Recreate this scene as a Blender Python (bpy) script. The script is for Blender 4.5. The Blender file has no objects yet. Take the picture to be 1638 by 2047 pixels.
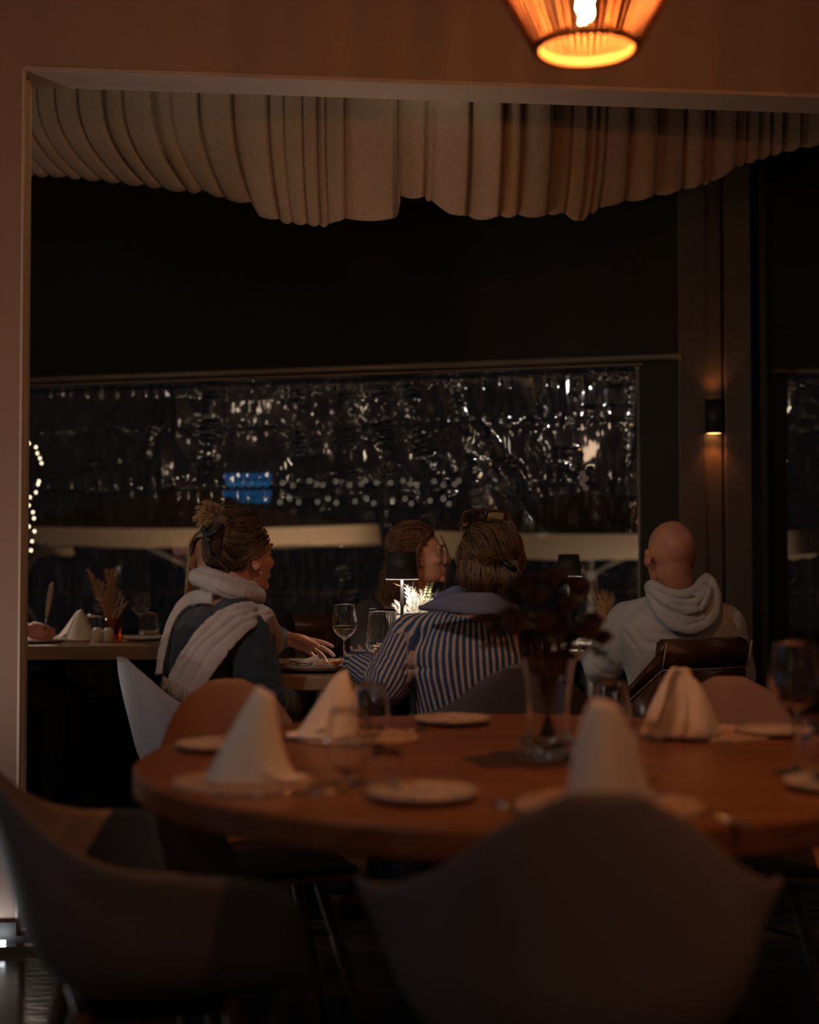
import bpy, bmesh, math, random
import numpy as np
from mathutils import Vector, Matrix, noise, Quaternion
PI = math.pi
R = random.Random(7)
SC = bpy.context.scene
COL = SC.collection
# ------------------------------------------------------------------ camera
FPX, CX, CY = 2843.0, 819.0, 1023.5
CAMZ = 1.115
PITCH = math.atan(87.0 / FPX)
cam_data = bpy.data.cameras.new('camera')
cam_data.sensor_fit = 'VERTICAL'
cam_data.sensor_height = 36.0
cam_data.sensor_width = 36.0 * 1638 / 2047
cam_data.lens = FPX / 2047 * 36.0
cam_data.clip_start = 0.05
cam_data.clip_end = 200
cam_data.dof.use_dof = True
cam_data.dof.focus_distance = 4.55
cam_data.dof.aperture_fstop = 1.75
cam = bpy.data.objects.new('camera', cam_data)
cam.location = (0, 0, CAMZ)
cam.rotation_euler = (PI / 2 + PITCH, 0, 0)
COL.objects.link(cam)
SC.camera = cam
# ------------------------------------------------------------------ world, exposure
wd = bpy.data.worlds.new('night')
SC.world = wd
wd.use_nodes = True
wd.node_tree.nodes['Background'].inputs[0].default_value = (0.016, 0.016, 0.020, 1)
wd.node_tree.nodes['Background'].inputs[1].default_value = 0.14
SC.view_settings.view_transform = 'Standard'
SC.view_settings.look = 'None'
SC.view_settings.exposure = 0.0
SC.view_settings.gamma = 1.0
SC.view_settings.use_curve_mapping = False

def light(name, kind, loc, energy, color, size=0.1, aim=None, size_y=None, spot=None, blend=0.5):
    d = bpy.data.lights.new(name, kind)
    d.energy = energy
    d.color = color
    if kind == 'AREA':
        d.size = size
        if size_y:
            d.shape = 'RECTANGLE'; d.size_y = size_y
    else:
        d.shadow_soft_size = size
    if kind == 'SPOT':
        d.spot_size = spot; d.spot_blend = blend
    o = bpy.data.objects.new(name, d)
    o.location = loc
    if aim is not None:
        o.rotation_euler = (Vector(aim) - Vector(loc)).to_track_quat('-Z', 'Y').to_euler()
    COL.objects.link(o)
    return o

WARM = (1.0, 0.30, 0.065)
# ceiling downlight of the front room, neutral, towards the people's backs
light('room_downlight', 'SPOT', (-1.0, 2.5, 2.42), 28.0, (1.0, 0.95, 0.88), 0.06, (0.25, 4.6, 1.0), spot=1.05, blend=.6)
light('valance_uplight', 'AREA', (-0.1, 4.36, 1.75), 1.0, (1.0, 0.66, 0.42), 0.18, (0.0, 5.0, 2.6))
light('neighbour_pendant_glow', 'POINT', (0.86, 1.10, 1.72), 9.0, (1.0, 0.36, 0.14), 0.03)
light('left_wall_glow', 'SPOT', (-1.75, 3.0, 0.35), 21.0, (1.0, 0.78, 0.62), 0.05, (-1.15, 4.1, 1.3), spot=1.3, blend=1)
light('table_fill', 'SPOT', (-1.0, 1.5, 2.7), 15.0, (1.0, 0.86, 0.74), 0.05, (0.25, 2.75, 0.75), spot=.72, blend=.7)  # added neutral spot without a fixture, lifts the napkins on the round table
light('blue_screen_glow', 'AREA', (-3.6, 2.2, 1.2), 1.7, (0.35, 0.55, 1.0), 0.12, (0.2, 2.6, 0.7), size_y=1.2)
light('front_fill', 'AREA', (1.9, -1.6, 2.3), 1.3, (1.0, 0.80, 0.62), 0.25, (0.2, 2.6, 0.8))  # added soft fill from behind the camera for table and chairs
light('floor_strip_light', 'AREA', (-1.75, 5.4, 0.5), .8, (1.0, 0.95, 0.9), 0.5, (-1.25, 4.0, 0.0), size_y=0.12)
light('terrace_lamp', 'AREA', (-1.0, 11.2, 0.15), 24.0, (1.0, 0.72, 0.46), 0.6, (-1.0, 13.2, 1.3), size_y=4.0)
light('terrace_lamp_right', 'AREA', (2.0, 11.0, 0.1), 13.0, (1.0, 0.78, 0.55), 0.5, (2.0, 13.2, 1.2))
light('sheet_haze_fill', 'SPOT', (-2.7, 5.7, 1.7), 5.0, (0.55, 0.72, 1.0), 0.1, (-1.98, 7.15, .98), spot=.55)  # added cool spot behind the jamb, makes the bluish haze on the sheet
light('far_table_fill', 'SPOT', (-1.72, 6.35, 1.25), 5.5, (1, .80, .62), 0.04, (-1.2, 6.1, .7), spot=1.9)  # added unseen spot behind the jamb, brightens the far left table

# ------------------------------------------------------------------ pixel helpers: where a thing stands, from the photograph
CP, SP = math.cos(PITCH), math.sin(PITCH)
def W(px, py, Y):
    x = (px - CX) / FPX; y = -(py - CY) / FPX
    d = Vector((x, CP - y * SP, SP + y * CP))
    return Vector((0, 0, CAMZ)) + d * (Y / d.y)
def WZ(px, py, z):
    x = (px - CX) / FPX; y = -(py - CY) / FPX
    d = Vector((x, CP - y * SP, SP + y * CP))
    return Vector((0, 0, CAMZ)) + d * ((z - CAMZ) / d.z)
def PX(co):
    """numpy (n,3) -> px,py"""
    x = co[:, 0]; y = co[:, 1]; z = co[:, 2] - CAMZ
    dep = y * CP + z * SP
    up = -y * SP + z * CP
    return CX + FPX * x / dep, CY - FPX * up / dep
def V(*a): return Vector(a)

# ------------------------------------------------------------------ materials
MATS = {}
def mat(name, color=(0.5, 0.5, 0.5), rough=0.6, metal=0.0, trans=0.0, ior=1.45, emit=None, estr=0.0, bump=0.0, bscale=200.0,
        var=0.0, vscale=8.0, stretch=(1, 1, 1), sheen=0.0, coat=0.0, spec=0.5, sss=0.0, alpha=1.0):
    if name in MATS: return MATS[name]
    m = bpy.data.materials.new(name); m.use_nodes = True
    nt = m.node_tree; b = nt.nodes['Principled BSDF']
    b.inputs['Base Color'].default_value = (*color, 1)
    b.inputs['Roughness'].default_value = rough
    b.inputs['Metallic'].default_value = metal
    b.inputs['Transmission Weight'].default_value = trans
    b.inputs['IOR'].default_value = ior
    b.inputs['Specular IOR Level'].default_value = spec
    if sheen: b.inputs['Sheen Weight'].default_value = sheen
    if coat: b.inputs['Coat Weight'].default_value = coat
    if sss:
        b.inputs['Subsurface Weight'].default_value = sss
        b.inputs['Subsurface Radius'].default_value = (1, .35, .2)
        b.inputs['Subsurface Scale'].default_value = 0.006
    if emit:
        b.inputs['Emission Color'].default_value = (*emit, 1)
        b.inputs['Emission Strength'].default_value = estr
    if bump or var:
        tc = nt.nodes.new('ShaderNodeTexCoord'); mp = nt.nodes.new('ShaderNodeMapping')
        mp.inputs['Scale'].default_value = stretch
        nt.links.new(tc.outputs['Object'], mp.inputs[0])
    if var:
        n = nt.nodes.new('ShaderNodeTexNoise'); n.inputs['Scale'].default_value = vscale; n.inputs['Detail'].default_value = 5
        nt.links.new(mp.outputs[0], n.inputs['Vector'])
        cr = nt.nodes.new('ShaderNodeMixRGB')
        cr.inputs[1].default_value = (*[max(0, c * (1 - var)) for c in color], 1)
        cr.inputs[2].default_value = (*[min(1, c * (1 + var)) for c in color], 1)
        mr = nt.nodes.new('ShaderNodeMapRange'); mr.inputs[1].default_value = 0.3; mr.inputs[2].default_value = 0.7
        nt.links.new(n.outputs[0], mr.inputs[0]); nt.links.new(mr.outputs[0], cr.inputs[0])
        nt.links.new(cr.outputs[0], b.inputs['Base Color'])
    if bump:
        n2 = nt.nodes.new('ShaderNodeTexNoise'); n2.inputs['Scale'].default_value = bscale; n2.inputs['Detail'].default_value = 3
        nt.links.new(mp.outputs[0], n2.inputs['Vector'])
        bp = nt.nodes.new('ShaderNodeBump'); bp.inputs['Strength'].default_value = bump; bp.inputs['Distance'].default_value = 0.002
        nt.links.new(n2.outputs[0], bp.inputs['Height']); nt.links.new(bp.outputs[0], b.inputs['Normal'])
    MATS[name] = m
    return m

def striped(name, c1, c2, axis, freq, wob=0.0, duty=0.5, offset=0.0):
    m = bpy.data.materials.new(name); m.use_nodes = True
    nt = m.node_tree; b = nt.nodes['Principled BSDF']; b.inputs['Roughness'].default_value = 0.85
    at = nt.nodes.new('ShaderNodeAttribute'); at.attribute_name = 'stripe'; at.attribute_type = 'GEOMETRY'
    mu = nt.nodes.new('ShaderNodeMath'); mu.operation = 'MULTIPLY'; mu.inputs[1].default_value = freq
    nt.links.new(at.outputs['Fac'], mu.inputs[0])
    fr = nt.nodes.new('ShaderNodeMath'); fr.operation = 'FRACT'; nt.links.new(mu.outputs[0], fr.inputs[0])
    pg = nt.nodes.new('ShaderNodeMath'); pg.operation = 'PINGPONG'; pg.inputs[1].default_value = 0.5
    nt.links.new(fr.outputs[0], pg.inputs[0])
    mr = nt.nodes.new('ShaderNodeMapRange'); mr.inputs[1].default_value = duty * .5 - .05; mr.inputs[2].default_value = duty * .5 + .05
    nt.links.new(pg.outputs[0], mr.inputs[0])
    mx = nt.nodes.new('ShaderNodeMixRGB'); mx.inputs[1].default_value = (*c2, 1); mx.inputs[2].default_value = (*c1, 1)
    nt.links.new(mr.outputs[0], mx.inputs[0]); nt.links.new(mx.outputs[0], b.inputs['Base Color'])
    return m

def wood(name, c1, c2, scale=6.0, rough=0.4, axis=(1, 10, 10)):
    m = bpy.data.materials.new(name); m.use_nodes = True
    nt = m.node_tree; b = nt.nodes['Principled BSDF']; b.inputs['Roughness'].default_value = rough
    tc = nt.nodes.new('ShaderNodeTexCoord'); mp = nt.nodes.new('ShaderNodeMapping'); mp.inputs['Scale'].default_value = axis
    nt.links.new(tc.outputs['Object'], mp.inputs[0])
    n = nt.nodes.new('ShaderNodeTexNoise'); n.inputs['Scale'].default_value = scale; n.inputs['Detail'].default_value = 8; n.inputs['Distortion'].default_value = 0.6
    nt.links.new(mp.outputs[0], n.inputs['Vector'])
    cr = nt.nodes.new('ShaderNodeValToRGB'); cr.color_ramp.elements[0].position = 0.35; cr.color_ramp.elements[1].position = 0.7
    cr.color_ramp.elements[0].color = (*c1, 1); cr.color_ramp.elements[1].color = (*c2, 1)
    nt.links.new(n.outputs[0], cr.inputs[0]); nt.links.new(cr.outputs[0], b.inputs['Base Color'])
    bp = nt.nodes.new('ShaderNodeBump'); bp.inputs['Strength'].default_value = 0.15; bp.inputs['Distance'].default_value = 0.001
    nt.links.new(n.outputs[0], bp.inputs['Height']); nt.links.new(bp.outputs[0], b.inputs['Normal'])
    return m

def glassmat(name, color=(1, 1, 1), rough=0.0, ior=1.45):
    return mat(name, color, rough, trans=1.0, ior=ior)

def thin_glass(name, tint=(.985, .985, .985)):
    m = bpy.data.materials.new(name); m.use_nodes = True; nt = m.node_tree; nt.nodes.clear()
    out = nt.nodes.new('ShaderNodeOutputMaterial'); tr = nt.nodes.new('ShaderNodeBsdfTransparent'); tr.inputs[0].default_value = (*tint, 1)
    gl = nt.nodes.new('ShaderNodeBsdfGlossy'); gl.inputs['Roughness'].default_value = .03
    fr = nt.nodes.new('ShaderNodeLayerWeight'); fr.inputs[0].default_value = .5
    pw = nt.nodes.new('ShaderNodeMath'); pw.operation = 'POWER'; pw.inputs[1].default_value = 3.5; nt.links.new(fr.outputs['Facing'], pw.inputs[0])
    ma = nt.nodes.new('ShaderNodeMath'); ma.operation = 'MULTIPLY_ADD'; ma.inputs[1].default_value = .38; ma.inputs[2].default_value = .045
    mx = nt.nodes.new('ShaderNodeMixShader')
    nt.links.new(pw.outputs[0], ma.inputs[0]); nt.links.new(ma.outputs[0], mx.inputs[0]); nt.links.new(tr.outputs[0], mx.inputs[1]); nt.links.new(gl.outputs[0], mx.inputs[2]); nt.links.new(mx.outputs[0], out.inputs[0])
    return m
M_THIN = thin_glass('thin_clear_glass')
M_GLASS = glassmat('clear_glass', (1, 1, 1), 0.0, 1.42)
M_WINE = glassmat('white_wine', (0.95, 0.86, 0.45), 0, 1.34)
M_AMBER = thin_glass('amber_glass', (0.90, 0.55, 0.16))
M_WATER = glassmat('water', (1, 1, 1), 0, 1.33)
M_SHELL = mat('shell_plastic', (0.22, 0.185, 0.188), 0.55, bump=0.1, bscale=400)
M_SHELL_SHADE = mat('shell_plastic_shaded', (0.075, 0.055, 0.052), 0.55, bump=0.1, bscale=400)  # same plastic as the other shells, with shade put into the colour
M_LEGW = wood('leg_wood', (0.10, 0.06, 0.035), (0.18, 0.10, 0.06), 8, 0.45)
M_BLACK = mat('black_metal', (0.012, 0.012, 0.013), 0.4, 0.6)
M_BLACKM = mat('black_matt_metal', (0.02, 0.019, 0.019), 0.5)
M_STEEL = mat('steel', (0.55, 0.55, 0.55), 0.22, 1.0)
M_LINEN = mat('napkin_linen', (0.74, 0.68, 0.62), 0.9, bump=0.25, bscale=900, sheen=0.2)
M_TABLE = wood('round_table_oak', (0.155, 0.060, 0.024), (0.27, 0.115, 0.048), 3.0, 0.36, (1.0, 9, 9))
M_TABLE2 = wood('back_table_oak', (0.30, 0.19, 0.11), (0.42, 0.28, 0.17), 3.0, 0.4, (1.0, 9, 9))
M_WALL = mat('warm_plaster', (0.36, 0.26, 0.21), 0.85, bump=0.15, bscale=120, var=0.05, vscale=3)
M_SOFFIT = mat('soffit_paint', (0.50, 0.42, 0.37), 0.8, bump=0.05, bscale=150)
M_SKIN = mat('skin', (0.60, 0.30, 0.20), 0.5, sss=0.15, var=0.08, vscale=30, bump=0.1, bscale=500)
M_CERAMIC = mat('stoneware', (0.42, 0.34, 0.28), 0.35, var=0.25, vscale=60, bump=0.3, bscale=90)
M_WHITE = mat('white_porcelain', (0.75, 0.72, 0.68), 0.25)

# ------------------------------------------------------------------ object helpers
def link(name, me, m=None, parent=None, smooth=True):
    o = bpy.data.objects.new(name, me)
    COL.objects.link(o)
    if m: 
        me.materials.clear(); me.materials.append(m)
    if smooth and len(me.polygons): me.polygons.foreach_set('use_smooth', [True] * len(me.polygons))
    if parent:
        o.parent = parent
        o.matrix_parent_inverse = parent_inv(parent)
    return o
def parent_inv(p):
    m = Matrix.Identity(4)
    q = p
    chain = []
    while q: chain.append(q); q = q.parent
    for q in reversed(chain):
        m = m @ (q.matrix_parent_inverse if q.parent else Matrix.Identity(4)) @ Matrix.LocRotScale(q.location, q.rotation_euler, q.scale)
    return m.inverted()
def fin(name, bm, m=None, parent=None, smooth=True, local=False):
    me = bpy.data.meshes.new(name)
    bmesh.ops.recalc_face_normals(bm, faces=bm.faces[:])
    bm.to_mesh(me); bm.free()
    o = link(name, me, m, parent, smooth)
    if local and parent: o.matrix_parent_inverse = Matrix.Identity(4)
    return o
def tag(o, label=None, cat=None, group=None, kind=None):
    if label: o['label'] = label
    if cat: o['category'] = cat
    if group: o['group'] = group
    if kind: o['kind'] = kind
    return o
def empty(name, loc=(0, 0, 0), rz=0.0, label=None, cat=None, group=None):
    o = bpy.data.objects.new(name, None); o.empty_display_size = 0.05
    o.location = loc; o.rotation_euler = (0, 0, rz)
    COL.objects.link(o)
    return tag(o, label, cat, group)
def struct(name, bm, m, parent=None, smooth=False):
    o = fin(name, bm, m, parent, smooth)
    if not parent: o['kind'] = 'structure'
    return o
def dup(root, loc=None, rz=None, label=None, group=None, scale=None):
    r = root.copy(); COL.objects.link(r)
    if loc is not None: r.location = loc
    if rz is not None: r.rotation_euler = (0, 0, rz)
    if scale: r.scale = (scale,) * 3
    if label: r['label'] = label
    if group: r['group'] = group
    for ch in list(root.children):
        c = ch.copy(); COL.objects.link(c); c.parent = r
        for g in list(ch.children):
            d = g.copy(); COL.objects.link(d); d.parent = c
    return r

def BM(): return bmesh.new()
def box(bm, c, s, rot=None, bev=0.0, seg=2):
    r = bmesh.ops.create_cube(bm, size=1)
    vs = r['verts']
    mtx = Matrix.Translation(Vector(c)) @ (rot.to_4x4() if rot else Matrix.Identity(4)) @ Matrix.Diagonal((*s, 1))
    bmesh.ops.transform(bm, matrix=mtx, verts=vs)
    if bev:
        es = list({e for v in vs for e in v.link_edges})
        bmesh.ops.bevel(bm, geom=es, offset=bev, segments=seg, affect='EDGES', profile=0.5)
    return bm
def prism(bm, pts, z0, z1):
    a = [bm.verts.new((p[0], p[1], z0)) for p in pts]; b = [bm.verts.new((p[0], p[1], z1)) for p in pts]
    n = len(pts)
    bm.faces.new(a); bm.faces.new(b[::-1])
    for i in range(n): bm.faces.new((a[i], b[i], b[(i + 1) % n], a[(i + 1) % n]))
    return bm
def lathe(bm, prof, seg=40, loc=(0, 0, 0), closed=False, mod=None):
    """prof list of (r,z)"""
    rings = []
    L = Vector(loc)
    for i, (r, z) in enumerate(prof):
        if r < 1e-6:
            rings.append([bm.verts.new(L + Vector((0, 0, z)))])
        else:
            ring = []
            for k in range(seg):
                a = 2 * PI * k / seg
                rr = r * (mod(a, z, i) if mod else 1)
                ring.append(bm.verts.new(L + Vector((rr * math.cos(a), rr * math.sin(a), z))))
            rings.append(ring)
    prs = list(zip(rings[:-1], rings[1:]))
    if closed: prs.append((rings[-1], rings[0]))
    for A, B in prs:
        if len(A) == 1 and len(B) == 1: continue
        for k in range(seg):
            k2 = (k + 1) % seg
            try:
                if len(A) == 1: bm.faces.new((A[0], B[k], B[k2]))
                elif len(B) == 1: bm.faces.new((A[k], B[0], A[k2]))
                else: bm.faces.new((A[k], B[k], B[k2], A[k2]))
            except ValueError: pass
    return bm
def tube(bm, pts, rad, seg=8, caps=True):
    pts = [Vector(p) for p in pts]
    n = len(pts)
    rads = rad if isinstance(rad, (list, tuple)) else [rad] * n
    t0 = (pts[1] - pts[0]).normalized()
    up = Vector((0, 0, 1)) if abs(t0.z) < 0.9 else Vector((1, 0, 0))
    u = t0.cross(up).normalized()
    rings = []
    for i in range(n):
        t = (pts[min(i + 1, n - 1)] - pts[max(i - 1, 0)])
        t = t.normalized() if t.length > 1e-9 else t0
        u = (u - t * u.dot(t))
        u = u.normalized() if u.length > 1e-6 else t.orthogonal().normalized()
        v = t.cross(u)
        rings.append([bm.verts.new(pts[i] + (u * math.cos(2 * PI * k / seg) + v * math.sin(2 * PI * k / seg)) * rads[i]) for k in range(seg)])
    for A, B in zip(rings[:-1], rings[1:]):
        for k in range(seg): bm.faces.new((A[k], A[(k + 1) % seg], B[(k + 1) % seg], B[k]))
    if caps:
        bm.faces.new(rings[0][::-1]); bm.faces.new(rings[-1])
    return bm
def ball(bm, c, r, rot=None, sub=2):
    g = bmesh.ops.create_icosphere(bm, subdivisions=sub, radius=1)
    rr = r if isinstance(r, (tuple, list)) else (r, r, r)
    mtx = Matrix.Translation(Vector(c)) @ (rot.to_4x4() if rot else Matrix.Identity(4)) @ Matrix.Diagonal((*rr, 1))
    bmesh.ops.transform(bm, matrix=mtx, verts=g['verts'])
    return bm
def cat_rom(pts, n):
    P = [Vector(p) for p in pts]
    P = [P[0] * 2 - P[1]] + P + [P[-1] * 2 - P[-2]]
    out = []
    m = len(P) - 3
    for i in range(n):
        t = i / (n - 1) * m; k = min(int(t), m - 1); t -= k
        a, b, c, d = P[k:k + 4]
        out.append(0.5 * ((2 * b) + (c - a) * t + (2 * a - 5 * b + 4 * c - d) * t * t + (3 * b - a - 3 * c + d) * t ** 3))
    return out
def loft(bm, secs, seg=28, power=1.0):
    """secs: (center, U vector, V vector) ellipse sections"""
    rings = []
    for c, U, Vv in secs:
        c, U, Vv = Vector(c), Vector(U), Vector(Vv)
        ring = []
        for k in range(seg):
            a = 2 * PI * k / seg
            ca, sa = math.cos(a), math.sin(a)
            ca = math.copysign(abs(ca) ** power, ca); sa = math.copysign(abs(sa) ** power, sa)
            ring.append(bm.verts.new(c + U * ca + Vv * sa))
        rings.append(ring)
    for A, B in zip(rings[:-1], rings[1:]):
        for k in range(seg): bm.faces.new((A[k], A[(k + 1) % seg], B[(k + 1) % seg], B[k]))
    bm.faces.new(rings[0][::-1]); bm.faces.new(rings[-1])
    bmesh.ops.recalc_face_normals(bm, faces=list({f for r in rings for v in r for f in v.link_faces}))
    return bm
def capsule(bm, p0, r0, p1, r1):
    p0, p1 = Vector(p0), Vector(p1)
    ball(bm, p0, r0, sub=2); ball(bm, p1, r1, sub=2)
    tube(bm, [p0, p1], [r0, r1], 14)
    return bm
def chain(bm, pts):
    for (a, ra), (b, rb) in zip(pts[:-1], pts[1:]): capsule(bm, a, ra, b, rb)
    return bm

def remesh(bm, voxel, smooth=6, fac=0.5):
    me = bpy.data.meshes.new('tmp'); bm.to_mesh(me); bm.free()
    o = bpy.data.objects.new('tmp', me); COL.objects.link(o)
    md = o.modifiers.new('r', 'REMESH'); md.mode = 'VOXEL'; md.voxel_size = voxel
    if smooth:
        s = o.modifiers.new('s', 'SMOOTH'); s.iterations = smooth; s.factor = fac
    dg = bpy.context.evaluated_depsgraph_get()
    out = bpy.data.meshes.new_from_object(o.evaluated_get(dg))
    bpy.data.objects.remove(o); bpy.data.meshes.remove(me)
    out.materials.clear()
    return out
def coords(me):
    n = len(me.vertices); co = np.empty(n * 3); me.vertices.foreach_get('co', co)
    no = np.empty(n * 3); me.vertices.foreach_get('normal', no)
    return co.reshape(-1, 3), no.reshape(-1, 3)
def setco(me, co):
    me.vertices.foreach_set('co', np.ascontiguousarray(co).ravel()); me.update()
def segdist(x, y, poly):
    best = np.full(x.shape, 1e9); tt = np.zeros(x.shape)
    n = len(poly) - 1
    for i in range(n):
        ax, ay = poly[i]; bx, by = poly[i + 1]
        dx, dy = bx - ax, by - ay
        t = np.clip(((x - ax) * dx + (y - ay) * dy) / (dx * dx + dy * dy + 1e-9), 0, 1)
        d = np.hypot(x - ax - t * dx, y - ay - t * dy)
        m = d < best
        best[m] = d[m]; tt[m] = ((i + t) / n)[m]
    return best, tt
def wrinkle(me, folds, namp=0.003, nscale=14.0, stretch=(1, 1, .4)):
    """folds: list of (polyline in picture px, width px, height m); acts on faces that look towards the room"""
    co, no = coords(me)
    x, y = PX(co)
    off = np.zeros(len(co))
    face = np.clip(-no[:, 1] * 2.0 + .3, 0, 1)
    for poly, w, a in folds:
        d, t = segdist(x, y, poly)
        off += a * np.exp(-(d / w) ** 2) * np.sin(np.clip(t, .08, .92) * PI) ** .5 * face
    if namp:
        nz = np.array([noise.fractal(Vector((c[0] * stretch[0], c[1] * stretch[1], c[2] * stretch[2])) * nscale, 1.0, 2.0, 3) for c in co])
        off += namp * nz
    setco(me, co + no * off[:, None])
    return me
# ------------------------------------------------------------------ structure
def quadface(bm, a, b, c, d): return bm.faces.new([bm.verts.new(p) for p in (a, b, c, d)])
M_FLOOR = mat('dark_stone_floor', (0.022, 0.022, 0.026), 0.18, var=0.5, vscale=5, bump=0.5, bscale=14, stretch=(1, 3, 1))
M_FABB = mat('black_blind_fabric', (0.006, 0.0055, 0.0058), 0.65, bump=0.2, bscale=60)
M_COLM = mat('column_paint', (0.085, 0.068, 0.060), 0.42, var=0.12, vscale=10, bump=0.1, bscale=60)
M_GRAYRAIL = mat('rail_metal', (0.27, 0.245, 0.225), 0.38, 0.3)
M_CEIL = mat('dark_ceiling', (0.02, 0.018, 0.017), 0.8)
bm = BM(); box(bm, (0, 4.2, -0.05), (9.2, 14.4, 0.1)); struct('floor', bm, M_FLOOR)

# wall with the wide opening, turned a few degrees
A0 = V(-1.123, 4.10, 0)                     # outer left jamb edge
dirw = V(1.0, 0.105, 0).normalized(); nrm = V(-dirw.y, dirw.x, 0)
def wl(s, d): return A0 + dirw * s + nrm * d
TH = 0.150
ZL = 2.540
bm = BM(); prism(bm, [wl(-3.2, 0), wl(0, 0), wl(-0.012, TH), wl(-3.2, TH)], 0, 3.3); struct('wall_left', bm, M_WALL)
bm = BM(); prism(bm, [wl(0, 0), wl(5.2, 0), wl(5.2, TH), wl(0, TH)], ZL, 3.3); struct('wall_lintel', bm, M_WALL)
bm = BM(); prism(bm, [wl(0.0, -0.002), wl(5.2, -0.002), wl(5.2, TH + .002), wl(0.0, TH + .002)], ZL - 0.012, ZL); struct('trim_1', bm, M_SOFFIT)
bm = BM(); prism(bm, [wl(4.2, 0), wl(5.2, 0), wl(5.2, TH), wl(4.2, TH)], 0, ZL - .012); struct('wall_right', bm, M_WALL)
M_JAMB = mat('jamb_trim', (0.62, 0.55, 0.48), 0.35)
bm = BM(); prism(bm, [wl(-0.012, 0.09), wl(0.002, 0.09), wl(-0.001, TH + .004), wl(-0.02, TH + .004)], 0.07, ZL - .012); struct('trim_2', bm, M_JAMB)
bm = BM(); prism(bm, [wl(-0.005, 0.0), wl(0.002, -0.001), wl(0.003, 0.03), wl(-0.005, 0.03)], 0.07, ZL - .012); struct('trim_3', bm, M_JAMB)
# sliding-door track across the threshold
th = empty('door_track', wl(1.5, 0.02)); th['kind'] = 'structure'
for q, (d0, d1, h) in enumerate(((-0.09, -0.055, 0.022), (-0.01, 0.02, 0.03), (0.08, 0.11, 0.022))):
    bm = BM(); prism(bm, [wl(-2.4, d0), wl(4.2, d0), wl(4.2, d1), wl(-2.4, d1)], 0, h); fin('track_rail', bm, M_STEEL, th, False)
bm = BM(); prism(bm, [wl(-3.2, -.012), wl(0, -.012), wl(0, 0), wl(-3.2, 0)], 0, 0.07); struct('baseboard_left', bm, M_BLACKM)
# side walls, rear wall, ceilings
bm = BM(); box(bm, (-4.35, 1.8, 1.6), (.1, 9.2, 3.4)); struct('wall_west', bm, M_WALL)
bm = BM(); box(bm, (4.35, 2.0, 1.6), (.1, 9.6, 3.4)); struct('wall_east', bm, M_WALL)
bm = BM(); box(bm, (0, -2.85, 1.6), (8.8, .1, 3.4)); struct('wall_rear', bm, M_WALL)
bm = BM(); box(bm, (0, 2.2, 3.35), (9, 10.4, .1)); struct('ceiling', bm, M_CEIL)

# back wall of the terrace room: black roll-down blinds with a clear sheet, between dark columns
BA, BB = V(-1.95, 7.2, 0), V(1.215, 6.32, 0)
bd = (BB - BA).normalized(); bn = V(bd.y, -bd.x, 0)      # towards the room
def bl(s, d=0.0, z=0.0): return BA + bd * s + bn * d + V(0, 0, z)
LB = (BB - BA).length
def plane_px(px, s_only=True):
    # distance along blind for a picture column
    k = (px - CX) / FPX
    return (k * BA.y - BA.x) / (bd.x - k * bd.y)
def blind_z(px, py):
    s = plane_px(px); p = bl(s); return W(px, py, p.y).z
sL, sR = -1.9, plane_px(1279)
ZT, ZB = 1.965, 0.42
def wallbox(name, s0, s1, z0, z1, m, d0=-0.01, d1=0.01, parent=None):
    bm = BM(); prism(bm, [bl(s0, d0), bl(s1, d0), bl(s1, d1), bl(s0, d1)], z0, z1)
    return struct(name, bm, m, parent)
bl_root = empty('window_1', bl(1.2)); bl_root['kind'] = 'structure'
for nm, s0, s1, z0, z1 in (('blind_top', sL, LB, ZT, 3.3), ('blind_side', sR, LB, ZB, ZT), ('blind_bottom', sL, LB, 0, ZB)):
    wallbox(nm, s0, s1, z0, z1, M_FABB, parent=bl_root)
bm = BM(); tube(bm, [bl(sL, .03, 2.0), bl(LB, .03, 2.0)], 0.016, 10); tube(bm, [bl(sL, .02, 1.972), bl(sR + .02, .02, 1.972)], 0.007, 8)
fin('blind_bar', bm, M_GRAYRAIL, bl_root)
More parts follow.
